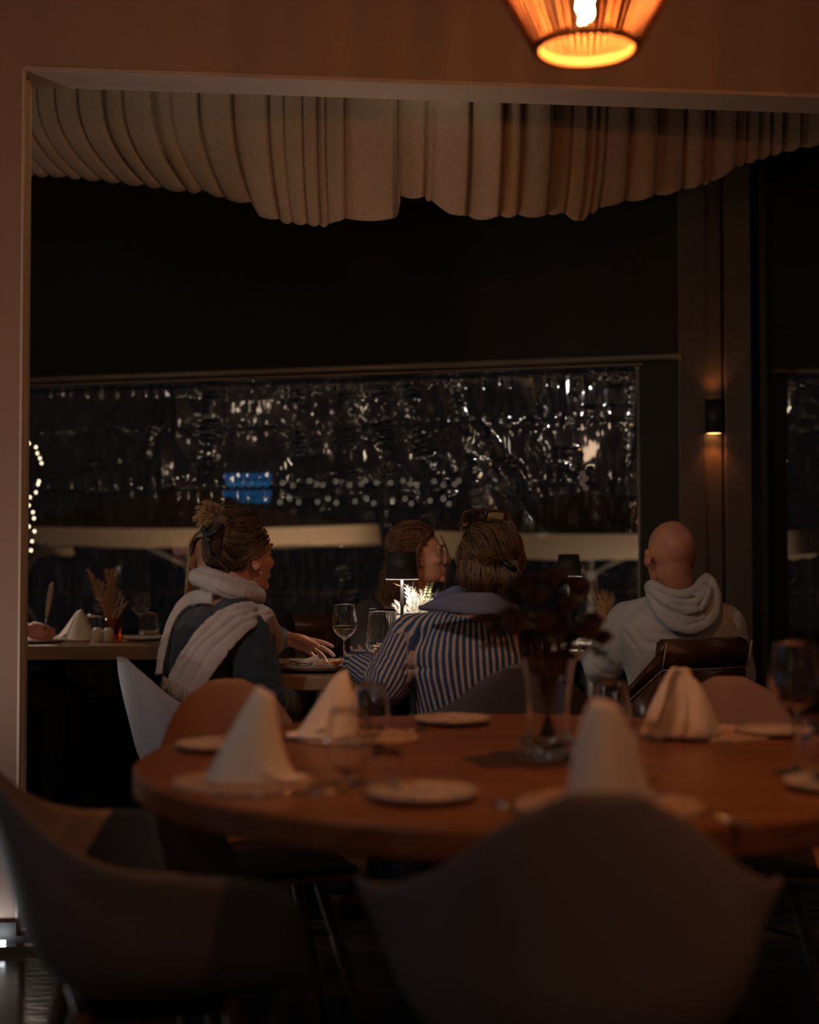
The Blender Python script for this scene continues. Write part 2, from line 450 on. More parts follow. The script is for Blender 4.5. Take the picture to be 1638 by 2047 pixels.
# the clear sheet: a thin crumpled plastic film
def pvc():
    nt_ = bpy.data.materials.new('clear_plastic_sheet'); nt_.use_nodes = True
    nt = nt_.node_tree; nt.nodes.clear()
    out = nt.nodes.new('ShaderNodeOutputMaterial')
    tr = nt.nodes.new('ShaderNodeBsdfTransparent'); tr.inputs[0].default_value = (.90, .90, .92, 1)
    gl = nt.nodes.new('ShaderNodeBsdfGlossy'); gl.inputs['Roughness'].default_value = 0.04
    df = nt.nodes.new('ShaderNodeBsdfDiffuse'); df.inputs[0].default_value = (.8, .82, .88, 1)
    fr = nt.nodes.new('ShaderNodeFresnel'); fr.inputs[0].default_value = 1.55
    ad = nt.nodes.new('ShaderNodeMath'); ad.operation = 'MULTIPLY_ADD'; ad.inputs[1].default_value = 1.4; ad.inputs[2].default_value = 0.02
    nt.links.new(fr.outputs[0], ad.inputs[0])
    m1 = nt.nodes.new('ShaderNodeMixShader'); nt.links.new(ad.outputs[0], m1.inputs[0]); nt.links.new(tr.outputs[0], m1.inputs[1]); nt.links.new(gl.outputs[0], m1.inputs[2])
    tc = nt.nodes.new('ShaderNodeTexCoord'); mp = nt.nodes.new('ShaderNodeMapping'); mp.inputs['Scale'].default_value = (10, 10, 3)
    n = nt.nodes.new('ShaderNodeTexNoise'); n.inputs['Scale'].default_value = 4; n.inputs['Detail'].default_value = 8
    nt.links.new(tc.outputs['Object'], mp.inputs[0]); nt.links.new(mp.outputs[0], n.inputs['Vector'])
    mr = nt.nodes.new('ShaderNodeMapRange'); mr.inputs[1].default_value = .5; mr.inputs[2].default_value = .8; mr.inputs[4].default_value = .11
    nt.links.new(n.outputs[0], mr.inputs[0])
    m2 = nt.nodes.new('ShaderNodeMixShader'); nt.links.new(mr.outputs[0], m2.inputs[0]); nt.links.new(m1.outputs[0], m2.inputs[1]); nt.links.new(df.outputs[0], m2.inputs[2])
    n2 = nt.nodes.new('ShaderNodeTexNoise'); n2.inputs['Scale'].default_value = 9; n2.inputs['Detail'].default_value = 2
    mp2 = nt.nodes.new('ShaderNodeMapping'); mp2.inputs['Scale'].default_value = (1.6, 1.6, .5)
    nt.links.new(tc.outputs['Object'], mp2.inputs[0]); nt.links.new(mp2.outputs[0], n2.inputs['Vector'])
    bp = nt.nodes.new('ShaderNodeBump'); bp.inputs['Strength'].default_value = .25; bp.inputs['Distance'].default_value = .01
    nt.links.new(n2.outputs[0], bp.inputs['Height']); nt.links.new(bp.outputs[0], gl.inputs['Normal']); 
    nt.links.new(m2.outputs[0], out.inputs[0])
    return nt_
M_PVC = pvc()
def sheet(name, P, nrm3, ns, nz, s0, s1, z0, z1, feats, seamz, parent, seed):
    rs = np.random.RandomState(seed)
    S, Z = np.meshgrid(np.linspace(s0, s1, ns), z0 + (z1 - z0) * (1 - (1 - np.linspace(0, 1, nz)) ** 1.7))
    base = P(S, Z)
    x, y = PX(base.reshape(-1, 3)); 
    h = np.zeros(x.shape)
    s = S.ravel(); z = Z.ravel()
    for i in range(10):                                   # long lazy billows
        kx, kz = rs.uniform(3, 13), rs.uniform(-2.5, 1.0)
        h += 0.0016 * np.sin(kx * s + kz * z + rs.uniform(0, 6))
    for zz, amp, wid in seamz:                            # puckers gathered along the welded seams
        g = np.exp(-((z - zz) / wid) ** 2)
        h += amp * g * (np.sin(s * 95 + 3 * np.sin(s * 7.1)) + .6 * np.sin(s * 151 + 2 * np.sin(s * 3.3)) + .5 * np.sin(s * 57 + 9 * z))
        h += amp * 3.0 * np.exp(-((z - zz) / .006) ** 2)
    for poly, w, a in feats:
        d, t = segdist(x, y, poly)
        h += a * np.exp(-(d / w) ** 2) * (1 + .5 * np.sin(t * 40 + 3 * np.sin(t * 13)))
    h += .0012 * np.exp(-((s - s1) / .04) ** 2) * np.sin(z * 120 + 2 * np.sin(z * 31)) 
    co = base.reshape(-1, 3) + np.array(nrm3)[None, :] * h[:, None]
    me = bpy.data.meshes.new(name)
    idx = np.arange(ns * nz).reshape(nz, ns)
    f = np.stack([idx[:-1, :-1], idx[:-1, 1:], idx[1:, 1:], idx[1:, :-1]], -1).reshape(-1, 4)
    me.from_pydata(co.tolist(), [], f.tolist())
    return link(name, me, M_PVC, parent)
def P1(S, Z): return np.stack([BA.x + bd.x * S, BA.y + bd.y * S, Z], -1)
feats = [
    ([(1052, 745), (1062, 790), (1082, 822)], 6, .006), ([(1072, 745), (1088, 800)], 5, -.005),
    ([(975, 868), (1000, 900), (1040, 940), (1075, 1000)], 7, .007), ([(985, 905), (1010, 960), (1050, 1020), (1085, 1062)], 8, -.007),
    ([(1000, 980), (1030, 1020), (1078, 1060)], 6, .006), ([(1070, 885), (1085, 915), (1105, 935)], 5, .005),
    ([(1110, 905), (1155, 900), (1155, 940), (1110, 930)], 5, .005), ([(920, 850), (935, 862)], 5, .005), ([(845, 915), (865, 940)], 5, .004),
    ([(885, 910), (905, 945)], 6, .006), ([(1155, 745), (1150, 790)], 6, .006), ([(1220, 745), (1270, 748)], 4, .006),
    ([(1215, 768), (1270, 765)], 4, -.006), ([(1165, 815), (1200, 815)], 3, .005), ([(1215, 814), (1265, 814)], 3, .005),
    ([(905, 745), (915, 800), (930, 850)], 9, .005), ([(820, 770), (830, 850), (860, 930), (900, 1000)], 16, .006),
    ([(940, 930), (960, 1000), (1010, 1060)], 12, .006), ([(810, 980), (850, 1010), (855, 1040)], 6, .005), ([(780, 1000), (776, 1060)], 6, .004),
    ([(1180, 940), (1190, 1000), (1195, 1040)], 5, .004), ([(1270, 760), (1268, 850), (1262, 950), (1268, 1080)], 5, .004),
    ([(680, 1080), (690, 1150), (705, 1200)], 14, .005), ([(645, 960), (655, 1060)], 8, .004), ([(735, 960), (740, 1040)], 9, .004),
    ([(600, 780), (610, 1000)], 22, .006), ([(690, 780), (700, 960)], 20, -.006), ([(760, 770), (780, 960)], 18, .006), ([(430, 780), (415, 940)], 20, .006),
    ([(170, 930), (235, 925)], 8, .006), ([(170, 985), (240, 985)], 4, .004), ([(165, 860), (240, 862)], 5, .004), ([(300, 860), (290, 920)], 6, .005),
]
sheet('clear_sheet', P1, (bn.x, bn.y, 0), 900, 330, sL, sR, ZB, ZT, feats,
      ((ZT - .02, .0024, .040), (blind_z(700, 852), .0008, .03), (blind_z(700, 972), .0013, .045), (.62, .001, .05)), bl_root, 3)
# seams: thin welded bands
for zz in (blind_z(700, 852), blind_z(700, 972)):
    bm = BM(); prism(bm, [bl(sL, .003), bl(sR, .003), bl(sR, .007), bl(sL, .007)], zz - .002, zz + .002); fin('seam', bm, M_THIN, bl_root)
bm = BM(); prism(bm, [bl(sR - .006, .004), bl(sR + .006, .004), bl(sR + .006, .010), bl(sR - .006, .010)], ZB, ZT); fin('zip_edge', bm, mat('zip_plastic', (.25, .25, .25), .3), bl_root)

# column with the recessed strip and its wall lamp
YC = 6.3
x0 = W(1358, 900, YC).x; x1 = W(1412, 900, YC).x; x2 = W(1447, 900, YC).x; x3 = W(1504, 900, YC).x
bm = BM(); box(bm, ((x0 + x1) / 2, YC + .06, 1.65), (x1 - x0, .12, 3.3), bev=.004); struct('column_post', bm, M_COLM)
bm = BM(); box(bm, ((x1 + x2) / 2, YC + .075, 1.65), (x2 - x1 - .002, .09, 3.3)); struct('column_post', bm, M_COLM)
bm = BM(); box(bm, ((x2 + x3) / 2 + .004, YC + .06, 1.65), (x3 - x2 - .01, .12, 3.3), bev=.004); struct('column_post', bm, M_COLM)
sx = (x1 + x2) / 2; zt = W(1430, 799, YC).z; zb = W(1430, 867, YC).z
sc = empty('wall_sconce', (sx - .004, YC - .005, zb), 0, 'small black cylinder wall lamp glowing orange on the dark column', 'wall lamp')
bm = BM(); prof = [(.034, 0), (.037, 0), (.037, zt - zb), (.034, zt - zb)]
lathe(bm, prof, 28, (0, 0, 0), closed=True); o = fin('lamp_body', bm, M_BLACKM, sc, local=True)
bm = BM(); lathe(bm, [(0, .002), (.033, .002), (.033, .008), (0, .008)], 24); fin('lens', bm, mat('sconce_lens', (1, .5, .2), emit=(1, .38, .10), estr=9), sc, local=True)
bm = BM(); lathe(bm, [(0, zt - zb - .03), (.033, zt - zb - .03), (.033, zt - zb - .036), (0, zt - zb - .036)], 24); fin('lens', bm, mat('sconce_lens_up', (1, .5, .2), emit=(1, .38, .10), estr=2), sc, local=True)
light('sconce_down', 'SPOT', (sx, YC - .02, zb - .005), 2.0, (1, .26, .05), .02, (sx, YC + .0, zb - .4), spot=1.6)
light('sconce_up', 'SPOT', (sx, YC - .02, zt + .005), .9, (1, .30, .07), .02, (sx, YC + .0, zt + .4), spot=1.6)

# second blind on the right of the column
Y2 = 6.8
w2 = empty('window_2', (2.5, Y2, 0)); w2['kind'] = 'structure'
xa = W(1500, 900, Y2).x; xb = 4.3; xc = W(1573, 900, Y2).x
zr = W(1570, 744, Y2).z
for nm, a, b_, c, d in (('blind_top', xa, xb, zr, 3.3), ('blind_side', xa, xc, .42, zr), ('blind_bottom', xa, xb, 0, .42)):
    bm = BM(); box(bm, ((a + b_) / 2, Y2, (c + d) / 2), (b_ - a, .02, d - c)); fin(nm, bm, M_FABB, w2, False)
bm = BM(); tube(bm, [(xa, Y2 - .03, zr), (xb, Y2 - .03, zr)], .014, 10); fin('blind_bar', bm, M_GRAYRAIL, w2)
def P2(S, Z): return np.stack([S, np.full(S.shape, Y2), Z], -1)
sheet('clear_sheet', P2, (0, -1, 0), 300, 250, xc, xb - .1, .42, zr - .01,
      [([(1575, 755), (1590, 800), (1600, 830)], 5, .006), ([(1600, 760), (1640, 770)], 5, .006), ([(1590, 790), (1640, 800)], 5, -.006), ([(1600, 835), (1640, 838)], 3, .005), ([(1600, 865), (1640, 862)], 3, .005),
       ([(1576, 900), (1576, 1150)], 5, .003), ([(1585, 1170), (1600, 1150)], 6, .005)],
      ((zr - .03, .0015, .05), (W(1600, 860, Y2).z, .001, .03)), w2, 11)
# return between column and first blind
bm = BM(); box(bm, (1.235, 6.42, 1.65), (.04, .14, 3.3)); struct('trim_4', bm, M_BLACKM)
bm = BM(); box(bm, (1.60, 6.62, 1.65), (.03, .42, 3.3)); struct('trim_5', bm, M_BLACKM)

# ------------------------------------------------------------------ gathered fabric valance under the ceiling
def interp(tab, u):
    xs = [t[0] for t in tab]; ys = [t[1] for t in tab]
    return float(np.interp(u, xs, ys))
def valance():
    N, K = 760, 26
    tab_b = [(40, 350), (120, 352), (200, 360), (300, 372), (380, 384), (415, 382), (450, 398), (500, 405), (520, 430), (575, 445), (600, 447), (655, 452), (670, 440), (790, 438), (798, 430),
             (800, 392), (850, 396), (900, 425), (950, 438), (1020, 432), (1090, 432), (1120, 424), (1160, 444), (1175, 430), (1215, 410), (1260, 402), (1330, 388), (1420, 365), (1480, 330), (1560, 305), (1640, 288)]
    tab_s = [(40, -75), (200, -95), (330, -80), (480, -45), (600, -12), (700, -2), (800, 0), (900, 8), (1050, 10), (1180, 18), (1300, 6), (1640, 0)]   # top minus bottom
    tab_y = [(40, 5.55), (300, 5.3), (600, 5.0), (1000, 5.0), (1640, 5.6)]
    # pleat positions: (bottom px, depth)
    edges = [40, 70, 100, 135, 165, 205, 245, 290, 325, 375, 405, 450, 505, 560, 585, 615, 640, 656, 690, 795, 850, 862, 936, 1000, 1035, 1095, 1130, 1160, 1178, 1196, 1250, 1310, 1365, 1405, 1418, 1470, 1490, 1515, 1540, 1565, 1600, 1645]
    me = bpy.data.meshes.new('valance')
    vs = []
    rr = random.Random(4)
    amp = [rr.uniform(.6, 1.3) for _ in edges]
    for i in range(N):
        u = 40 + 1605 * i / (N - 1)
        k = max(0, max(j for j, e in enumerate(edges) if e <= u)); k = min(k, len(edges) - 2)
        t = (u - edges[k]) / (edges[k + 1] - edges[k])
        wdt = edges[k + 1] - edges[k]
        fold = -((max(0, t) ** .35) * (1 - max(0, t - .90) / .10)) + .10 * math.sin(t * PI * 2) * (.5 if wdt > 30 else 0)
        fold *= min(.058, .0009 * wdt + .012) * amp[k]
        py = interp(tab_b, u) + 8 * max(0, math.sin(t * PI)) ** .7 - 5
        sk = interp(tab_s, u)
        Y = interp(tab_y, u)
        for j in range(K):
            v = j / (K - 1)
            yy = 120 + (py - 120) * v
            g = max(0, (1 - ((yy - 180) / (py - 180 + 1e-6))))
            px = u + sk * (1 - max(0, 1 - g) ** 2.4)
            p = W(px, yy, Y + fold * (.75 + .25 * v) + (.10 * max(0, v - .7) ** 1.2 if u < 800 else .05 * max(0, v - .8)))
            vs.append(p)
    f = [(i * K + j, (i + 1) * K + j, (i + 1) * K + j + 1, i * K + j + 1) for i in range(N - 1) for j in range(K - 1)]
    me.from_pydata([tuple(v) for v in vs], [], f)
    m = mat('valance_linen', (0.30, 0.212, 0.152), 0.95, bump=0.6, bscale=500, var=.1, vscale=60, sheen=.1)
    o = link('fabric_valance', me, m)
    s = o.modifiers.new('solid', 'SOLIDIFY'); s.thickness = .003
    return tag(o, 'gathered beige linen valance hanging in swags below the dark ceiling', 'curtain')
valance()
# thin dark cornice the fabric hangs from
bm = BM(); box(bm, (0.1, 5.75, 3.05), (5.4, .04, .5)); struct('trim_6', bm, M_CEIL)

# ------------------------------------------------------------------ outside
M_DECK = mat('deck', (.03, .03, .032), .5)
bm = BM(); box(bm, (0, 11.1, -.06), (14, .6, .1)); box(bm, (0, 9.2, -.06), (14, 4.0, .1)); struct('terrace_deck', bm, M_DECK)
bm = BM(); box(bm, (0, 24, -.95), (60, 30, .1)); struct('ground', bm, mat('dark_lawn', (.02, .022, .02), .8))
rl = empty('glass_balustrade', (0, 10.5, 0), 0, 'low clear glass balustrade with a thin top rail behind the clear sheet', 'balustrade')
zr_ = W(600, 1183, 10.5).z
bm = BM(); box(bm, (0, 10.5, zr_), (9, .03, .012)); fin('top_rail', bm, mat('rail_grey', (.35, .35, .36), .4), rl, False)
for i in range(5):
    bm = BM(); box(bm, (-3.6 + 1.8 * i, 10.5, zr_ / 2), (1.78, .012, zr_ - .02)); fin('glass_panel', bm, M_THIN, rl, False)
M_CANOPY_SHADE = mat('parasol_canvas_shaded', (.12, .085, .065), .9, bump=.2, bscale=80)  # darker copy of the canvas, the unlit top put into its colour
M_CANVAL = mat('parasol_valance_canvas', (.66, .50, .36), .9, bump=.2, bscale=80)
M_CANDK = mat('parasol_pole', (.35, .33, .31), .5)
def parasol(cx_px, Y, halfw, edge_py, val, label, sag=.04, zb=-.9, rise=.36):
    kd = min(1, halfw / 1.7)
    cx = W(cx_px, 1080, Y).x; ze = W(cx_px, edge_py, Y).z
    root = empty('parasol', (cx, Y, zb), 0, label, 'parasol')
    N = 14
    bm = BM(); bmv = BM()
    apex = V(cx, Y, ze + rise)
    c = [V(cx - halfw, Y - .9 * kd, 0), V(cx + halfw, Y - .9 * kd, 0), V(cx + halfw, Y + 1.2 * kd, 0), V(cx - halfw, Y + 1.2 * kd, 0)]
    ring = []
    for k in range(4):
        a, b_ = c[k], c[(k + 1) % 4]
        for i in range(N):
            t = i / N; p = a.lerp(b_, t)
            ring.append(V(p.x, p.y, ze + sag * (abs(2 * t - 1) ** 2 - 1)))
    n = len(ring); prev = None
    for j in range(6):
        q = j / 6
        r = [bm.verts.new(p.lerp(apex, q) + V(0, 0, -.05 * math.sin(q * PI))) for p in ring]
        if prev:
            for i in range(n): bm.faces.new((prev[i], prev[(i + 1) % n], r[(i + 1) % n], r[i]))
        prev = r
    av = bm.verts.new(apex)
    for i in range(n): bm.faces.new((prev[i], prev[(i + 1) % n], av))
    fin('canopy', bm, M_CANOPY_SHADE, root)
    a = [bmv.verts.new(p) for p in ring]; b_ = [bmv.verts.new(p - V(0, 0, val) + (p - apex).normalized() * .02 + V(0, 0, .008 * math.sin(i * 1.9))) for i, p in enumerate(ring)]
    for i in range(n): bmv.faces.new((a[i], a[(i + 1) % n], b_[(i + 1) % n], b_[i]))
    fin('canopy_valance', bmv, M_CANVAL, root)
    bm = BM(); tube(bm, [(cx, Y, zb), (cx, Y, ze + rise - .05)], .03, 12); fin('pole', bm, M_CANDK, root)
    hub = V(cx, Y, ze - .38)
    bm = BM(); tube(bm, [hub - V(0, 0, .04), hub + V(0, 0, .04)], .05, 12); fin('hub', bm, M_CANDK, root)
    for i in range(0, n, N // 2):
        bm = BM(); tube(bm, [hub, V(*ring[i]).lerp(apex, .42) - V(0, 0, .02)], .011, 6); fin('strut', bm, M_CANDK, root)
    bm = BM(); box(bm, (cx, Y, zb + .04), (.7, .7, .08), bev=.01); fin('base', bm, M_BLACKM, root)
parasol(380, 13.0, 1.74, 1052, .15, 'wide pale parasol outside, its lit edge left of the lamp with the black shade')
parasol(1180, 12.4, 1.72, 1062, .20, 'wide pale parasol outside, its lit edge behind the sunglasses woman and bald man')
parasol(20, 11.1, .42, 1092, .06, 'small pale parasol tip outside beside the left wall edge', sag=.01, zb=-.01, rise=.12)
# white outdoor stand
pt = WZ(648, 1186, .86)
p = W(648, 1186, 9.6)
st = empty('bistro_table', (p.x, p.y, 0), 0, 'small white outdoor pedestal table seen through the clear sheet above the hand', 'table')
mw = mat('outdoor_white', (.30, .30, .30), .5)
for nm, prof in (('table_top', [(0, p.z - .02), (.118, p.z - .02), (.118, p.z), (0, p.z)]), ('lower_shelf', [(0, p.z - .24), (.15, p.z - .24), (.15, p.z - .22), (0, p.z - .22)]),
                 ('stem', [(0, .02), (.012, .02), (.012, p.z - .02), (0, p.z - .02)]), ('foot', [(0, 0), (.16, 0), (.16, .02), (0, .02)])):
    bm = BM(); lathe(bm, prof, 28); fin(nm, bm, mw, st, local=True, smooth=False)
# string lights by the wall, and bulb rows added as glints of the sheet
def bulbs(name, pts, r, col, strn, label, cat='string lights', wire=True):
    root = empty(name, pts[0], 0, label, cat)
    for pe in (pts[0], pts[-1]):
        g0 = 0 if pe.y < 11 else -.9
        bm = BM(); tube(bm, [(pe.x, pe.y + .01, g0), (pe.x, pe.y + .01, max(p.z for p in pts) + .01)], .004, 5); fin('post', bm, M_BLACK, root)
    if wire:
        bm = BM(); tube(bm, pts, .0035, 5); fin('wire', bm, M_BLACK, root)
    m = mat('bulb_' + name + str(strn), (1, .8, .5), emit=col, estr=strn)
    for p in pts:
        bm = BM(); ball(bm, p - V(0, 0, r), (r, r, r * 1.5), sub=1); fin('bulb', bm, m, root)
bulbs('string_lights_and_glints', [W(x, y, 8.6) for x, y in ((58, 884), (72, 892), (75, 904), (80, 914), (83, 924), (78, 960), (76, 966), (72, 982), (60, 992), (58, 1008), (66, 1022), (68, 1034), (58, 1050), (69, 1060), (64, 1080), (62, 1098))], .006, (1, .82, .55), 6, 'warm string of small bulbs hanging outside beside the left wall edge')
bulbs('string_lights_and_glints', [W(565 + i * 17 + 5 * math.sin(i * 2.3), 964 + 5 * math.sin(i * 1.7), 15.0) for i in range(23) if i % 5 != 2], .008, (1, .85, .6), 1.0, 'upper row of dim bulbs added as glints in the clear sheet')
bulbs('string_lights_and_glints', [W(560 + i * 19 + 6 * math.sin(i * 3.1), 1002 - 7 * math.sin(i * 1.6), 14.5) for i in range(20) if i % 4 != 3], .009, (1, .9, .7), .8, 'lower row of dim bulbs added as glints in the clear sheet')
bulbs('string_lights_and_glints', [W(1165 + 5 * math.sin(i * 2.1) + i * 2, 945 + i * 9.5, 14.9) for i in range(12)], .009, (1, .55, .45), .7, 'short pinkish row of bulbs added as a glint near the right end of the clear sheet')  # bulbs put where the sheet shows a pinkish glint
for i, (y0, lab) in enumerate(((967, 'upper blue bar added as a broken reflection in the clear sheet behind the bun'), (1001, 'lower blue bar added as a broken reflection in the clear sheet behind the bun'))):  # blue bars and dots stand in for reflections in the sheet
    p0, p1 = W(452, y0, 20 + .3 * i), W(538, y0 - 1, 20 + .3 * i)
    root = empty('blue_glint_bar', (p0 + p1) / 2, 0, lab, 'light')
    bm = BM(); 
    q = [p0.lerp(p1, t / 14) + V(0, 0, .03 * math.sin(t * 2.3 + i)) for t in range(15)]
    tube(bm, q, [.007 + .010 * (t % 3) / 2 for t in range(15)], 6); fin('tube', bm, mat('blue_glint%d' % i, (0, .3, .8), emit=(.01, .32, .75), estr=.5 - .12 * i), root)
    for t in range(8):
        bm = BM(); ball(bm, p0.lerp(p1, t / 7) + V(0, 0, .10), (.018, .018, .035), sub=1); fin('bulb', bm, mat('blue_glint_dot', (0, .3, .8), emit=(.02, .3, .8), estr=.5), root)
    bm = BM(); tube(bm, [(p0 + p1) / 2 + V(0, .05, 0), V((p0.x + p1.x) / 2, p0.y + .05, -.9)], .02, 6); fin('post', bm, M_BLACKM, root)
# unseen warm globes added in both rooms to glint in the plastic sheet
cm = mat('glint_bulb_glow', (1, .8, .6), emit=(1, .80, .58), estr=22)
k = 0
for x, y, z in ((-3.6, -1.9, 2.35), (-2.6, -2.2, 2.6), (-1.4, -1.4, 2.75), (.6, -2.0, 2.7), (2.2, -2.2, 2.6), (-3.5, .8, 2.6), (-3.2, 2.9, 2.5), (-3.9, -.5, 1.9), (-1.9, 4.55, 2.9), (-.9, 4.65, 2.95), (.1, 4.75, 2.95), (-2.7, 5.2, 2.3), (-2.6, 4.7, 1.6), (-3.0, 5.9, 2.7)):
    r_ = empty('glint_bulb', (x, y, z), 0, 'unseen warm globe on a black cord, added to glint in the clear sheet', 'lamp', 'hanging globes added for sheet glints')
    bm = BM(); ball(bm, (0, 0, 0), .055 if y < 4 else .04, sub=2); fin('bulb', bm, cm, r_, local=True)
    bm = BM(); tube(bm, [(0, 0, .05), (0, 0, 3.3 - z)], .004, 6); fin('cord', bm, M_BLACK, r_, local=True)

# small unseen globes added behind the left wall, for glints in the sheet
gm = mat('glint_globe_glow', (1, .85, .65), emit=(1, .80, .58), estr=16)
rg = random.Random(21)
for i in range(13):
    p = wl(-.35 - .19 * i, TH + .05) + V(0, 0, 2.05 + .35 * math.sin(i * 1.9) + .3 * (i % 2))
    r_ = empty('glint_wall_globe', p, 0, 'small unseen globe behind the left wall, added to glint in the clear sheet', 'lamp', 'globes behind the left wall added for sheet glints')
    bm = BM(); ball(bm, (0, 0, 0), .024, sub=2); fin('globe', bm, gm, r_, local=True)
    bm = BM(); lathe(bm, [(0, 0), (.03, 0), (.03, .008), (0, .008)], 16); bmesh.ops.transform(bm, matrix=Matrix.Translation(-nrm * .05) @ nrm.to_track_quat('Z', 'Y').to_matrix().to_4x4(), verts=bm.verts[:]); tube(bm, [-nrm * .045, -nrm * .02], .004, 6); fin('mount', bm, M_BLACK, r_, local=True)
for i in range(6):  # more unseen globes, added for glints in the right clear sheet
    z_ = 2.05 + .14 * (i * 5 % 6)
    r_ = empty('glint_hanging_globe', (2.15 + .26 * i, 5.0 + .12 * (i % 2), z_), 0, 'small unseen globe hung at the right of the terrace room, added for sheet glints', 'lamp', 'globes at the right added for sheet glints')
    bm = BM(); ball(bm, (0, 0, 0), .028, sub=2); fin('globe', bm, gm, r_, local=True)
    bm = BM(); tube(bm, [(0, 0, .026), (0, 0, 3.3 - z_)], .003, 6); fin('cord', bm, M_BLACK, r_, local=True)
# linear light standing on the floor at the foot of the left wall, and a small far garden lamp
fl_ = empty('floor_light_bar', wl(-.9, -.045), 0, 'bright white light bar on the floor at the foot of the left wall', 'light')
bm = BM(); prism(bm, [wl(-1.5, -.075), wl(-.018, -.075), wl(-.018, -.045), wl(-1.5, -.045)], 0, .022); fin('housing', bm, M_STEEL, fl_, False)
bm = BM(); prism(bm, [wl(-1.5, -.070), wl(-.022, -.070), wl(-.022, -.050), wl(-1.5, -.050)], .0225, .030); fin('tube', bm, mat('white_led', (1, 1, 1), emit=(.92, .96, 1), estr=22), fl_, False)
p = W(237, 1134, 11.2)
gl_ = empty('garden_lamp', (p.x, p.y, 0), 0, 'small far black-shaded lamp outside above the tan plumes', 'lamp')
bm = BM(); lathe(bm, [(.012, p.z + .10), (.032, p.z), (.030, p.z), (.010, p.z + .098)], 24, closed=True); fin('shade', bm, M_BLACKM, gl_, local=True)
bm = BM(); lathe(bm, [(.0, p.z + .002), (.027, p.z + .002), (.027, p.z + .008), (0, p.z + .008)], 24); fin('lens', bm, mat('garden_lens', (1, 1, 1), emit=(1, .95, .85), estr=6), gl_, local=True)
bm = BM(); tube(bm, [(0, 0, 0), (0, 0, p.z + .09)], .008, 8); fin('post', bm, M_BLACKM, gl_, local=True)
# ------------------------------------------------------------------ shell chairs
def shell_mesh(m, wing=1.0, side=False):
    n, K = 26, 34
    # centre profile and rim, from seat front to back top (chair faces +Y)
    Cc = cat_rom([(0, .225, .425), (0, .16, .435), (0, .02, .415), (0, -.11, .425), (0, -.185, .50), (0, -.225, .62), (0, -.255, .73), (0, -.275, .815)], K)
    Rm = cat_rom([(.19, .23, .425), (.245, .20, .50), (.28, .15, .625), (.288, .03, .655), (.255, -.09, .668), (.195, -.17, .705), (.128, -.235, .768), (.045, -.272, .812)], K)
    if side: Rm = cat_rom([(.19, .23, .425), (.215, .15, .455), (.225, .03, .47), (.215, -.10, .50), (.195, -.17, .58), (.170, -.215, .67), (.115, -.255, .765), (.04, -.273, .812)], K)
    bm = BM(); rows = []
    for j in range(K):
        c, r = Cc[j], Rm[j]; row = []
        v = j / (K - 1)
        for i in range(-n, n + 1):
            u = i / n; a = abs(u)
            f = 1 - (1 - a) ** 1.7
            g = a ** (2.6 - .9 * v)
            x = r.x * f * wing
            if not side and a > .82 and .12 < v < .8: x += .030 * ((a - .82) / .18) ** 1.3 * math.sin((v - .12) / .68 * PI)
            z = c.z + (r.z - c.z) * g
            y = c.y + (r.y - c.y) * (a ** 2.0)
            row.append(bm.verts.new((math.copysign(x, u) if i else 0, y, z)))
        rows.append(row)
    for A, B in zip(rows[:-1], rows[1:]):
        for i in range(2 * n): bm.faces.new((A[i], A[i + 1], B[i + 1], B[i]))
    bmesh.ops.recalc_face_normals(bm, faces=bm.faces[:])
    me = bpy.data.meshes.new('shell'); bm.to_mesh(me); bm.free()
    return me
def shell_chair(loc, rz, label, m=None, side=False, m2=None):
    m = m or M_SHELL
    t = empty('shell_chair', loc, rz, label, 'chair', None)
    o = link('shell', shell_mesh(m, 1.0, side), m, t); o.matrix_parent_inverse = Matrix.Identity(4)
    s = o.modifiers.new('thick', 'SOLIDIFY'); s.thickness = .007; s.offset = 0
    if m2: o.data.materials.append(m2); s.material_offset = 1; s.material_offset_rim = 1
    if side:
        bm = BM(); box(bm, (0, .035, .436), (.36, .36, .022), bev=.010, seg=3); fin('seat_darkener', bm, mat('seat_darkener_cloth', (.018, .014, .014), .9), t, local=True)  # added dark pad, blackens the seat seen under the table
    for sx in (-1, 1):
        for sy in (-1, 1):
            bm = BM(); tube(bm, [(sx * .12, sy * .11 - .01, .415), (sx * .225, sy * .20 - .01, 0)], [.016, .009], 10); fin('leg', bm, M_LEGW, t, local=True)
    bm = BM(); tube(bm, [(-.15, -.14, .28), (.15, .12, .28)], .005, 6); tube(bm, [(.15, -.14, .28), (-.15, .12, .28)], .005, 6); fin('cross_brace', bm, M_BLACK, t, local=True)
    bm = BM(); box(bm, (0, -.01, .403), (.26, .24, .014), bev=.004); fin('seat_mount', bm, M_BLACK, t, local=True)
    return t
def px_floor(px, Y): return V((px - CX) / FPX * Y * 1.0, Y, 0)
c1 = shell_chair(V(.222, 1.98, 0), math.radians(2), 'grey shell armchair with its rounded back to us, front and centre at the round table')
def more_chair(loc, rz, label): return dup(c1, loc, rz, label)
c1.scale = (.93, .96, 1.02)
c2 = more_chair(V(-.42, 2.36, 0), math.radians(-71), 'grey shell armchair seen from its side, at the near left of the round table'); c2.scale = (.93, 1.04, .985)
M_TERRA = mat('terracotta_plastic', (.36, .165, .095), .5, bump=.1, bscale=300)
c3 = shell_chair(V(-.35, 3.22, 0), math.radians(-160), 'terracotta shell chair facing us behind the tall napkin on the left', M_SHELL, True, M_TERRA)
dup(c3, V(.74, 3.28, 0), math.radians(168), 'terracotta shell chair facing us behind the looped napkin on the right')
c5 = more_chair(V(.295, 4.00, 0), math.radians(3), 'dark shell armchair behind the striped shirt, its back above the table edge')
c6 = more_chair(V(-.575, 4.12, 0), math.radians(-62), 'mauve grey shell armchair under the woman in the denim jacket')
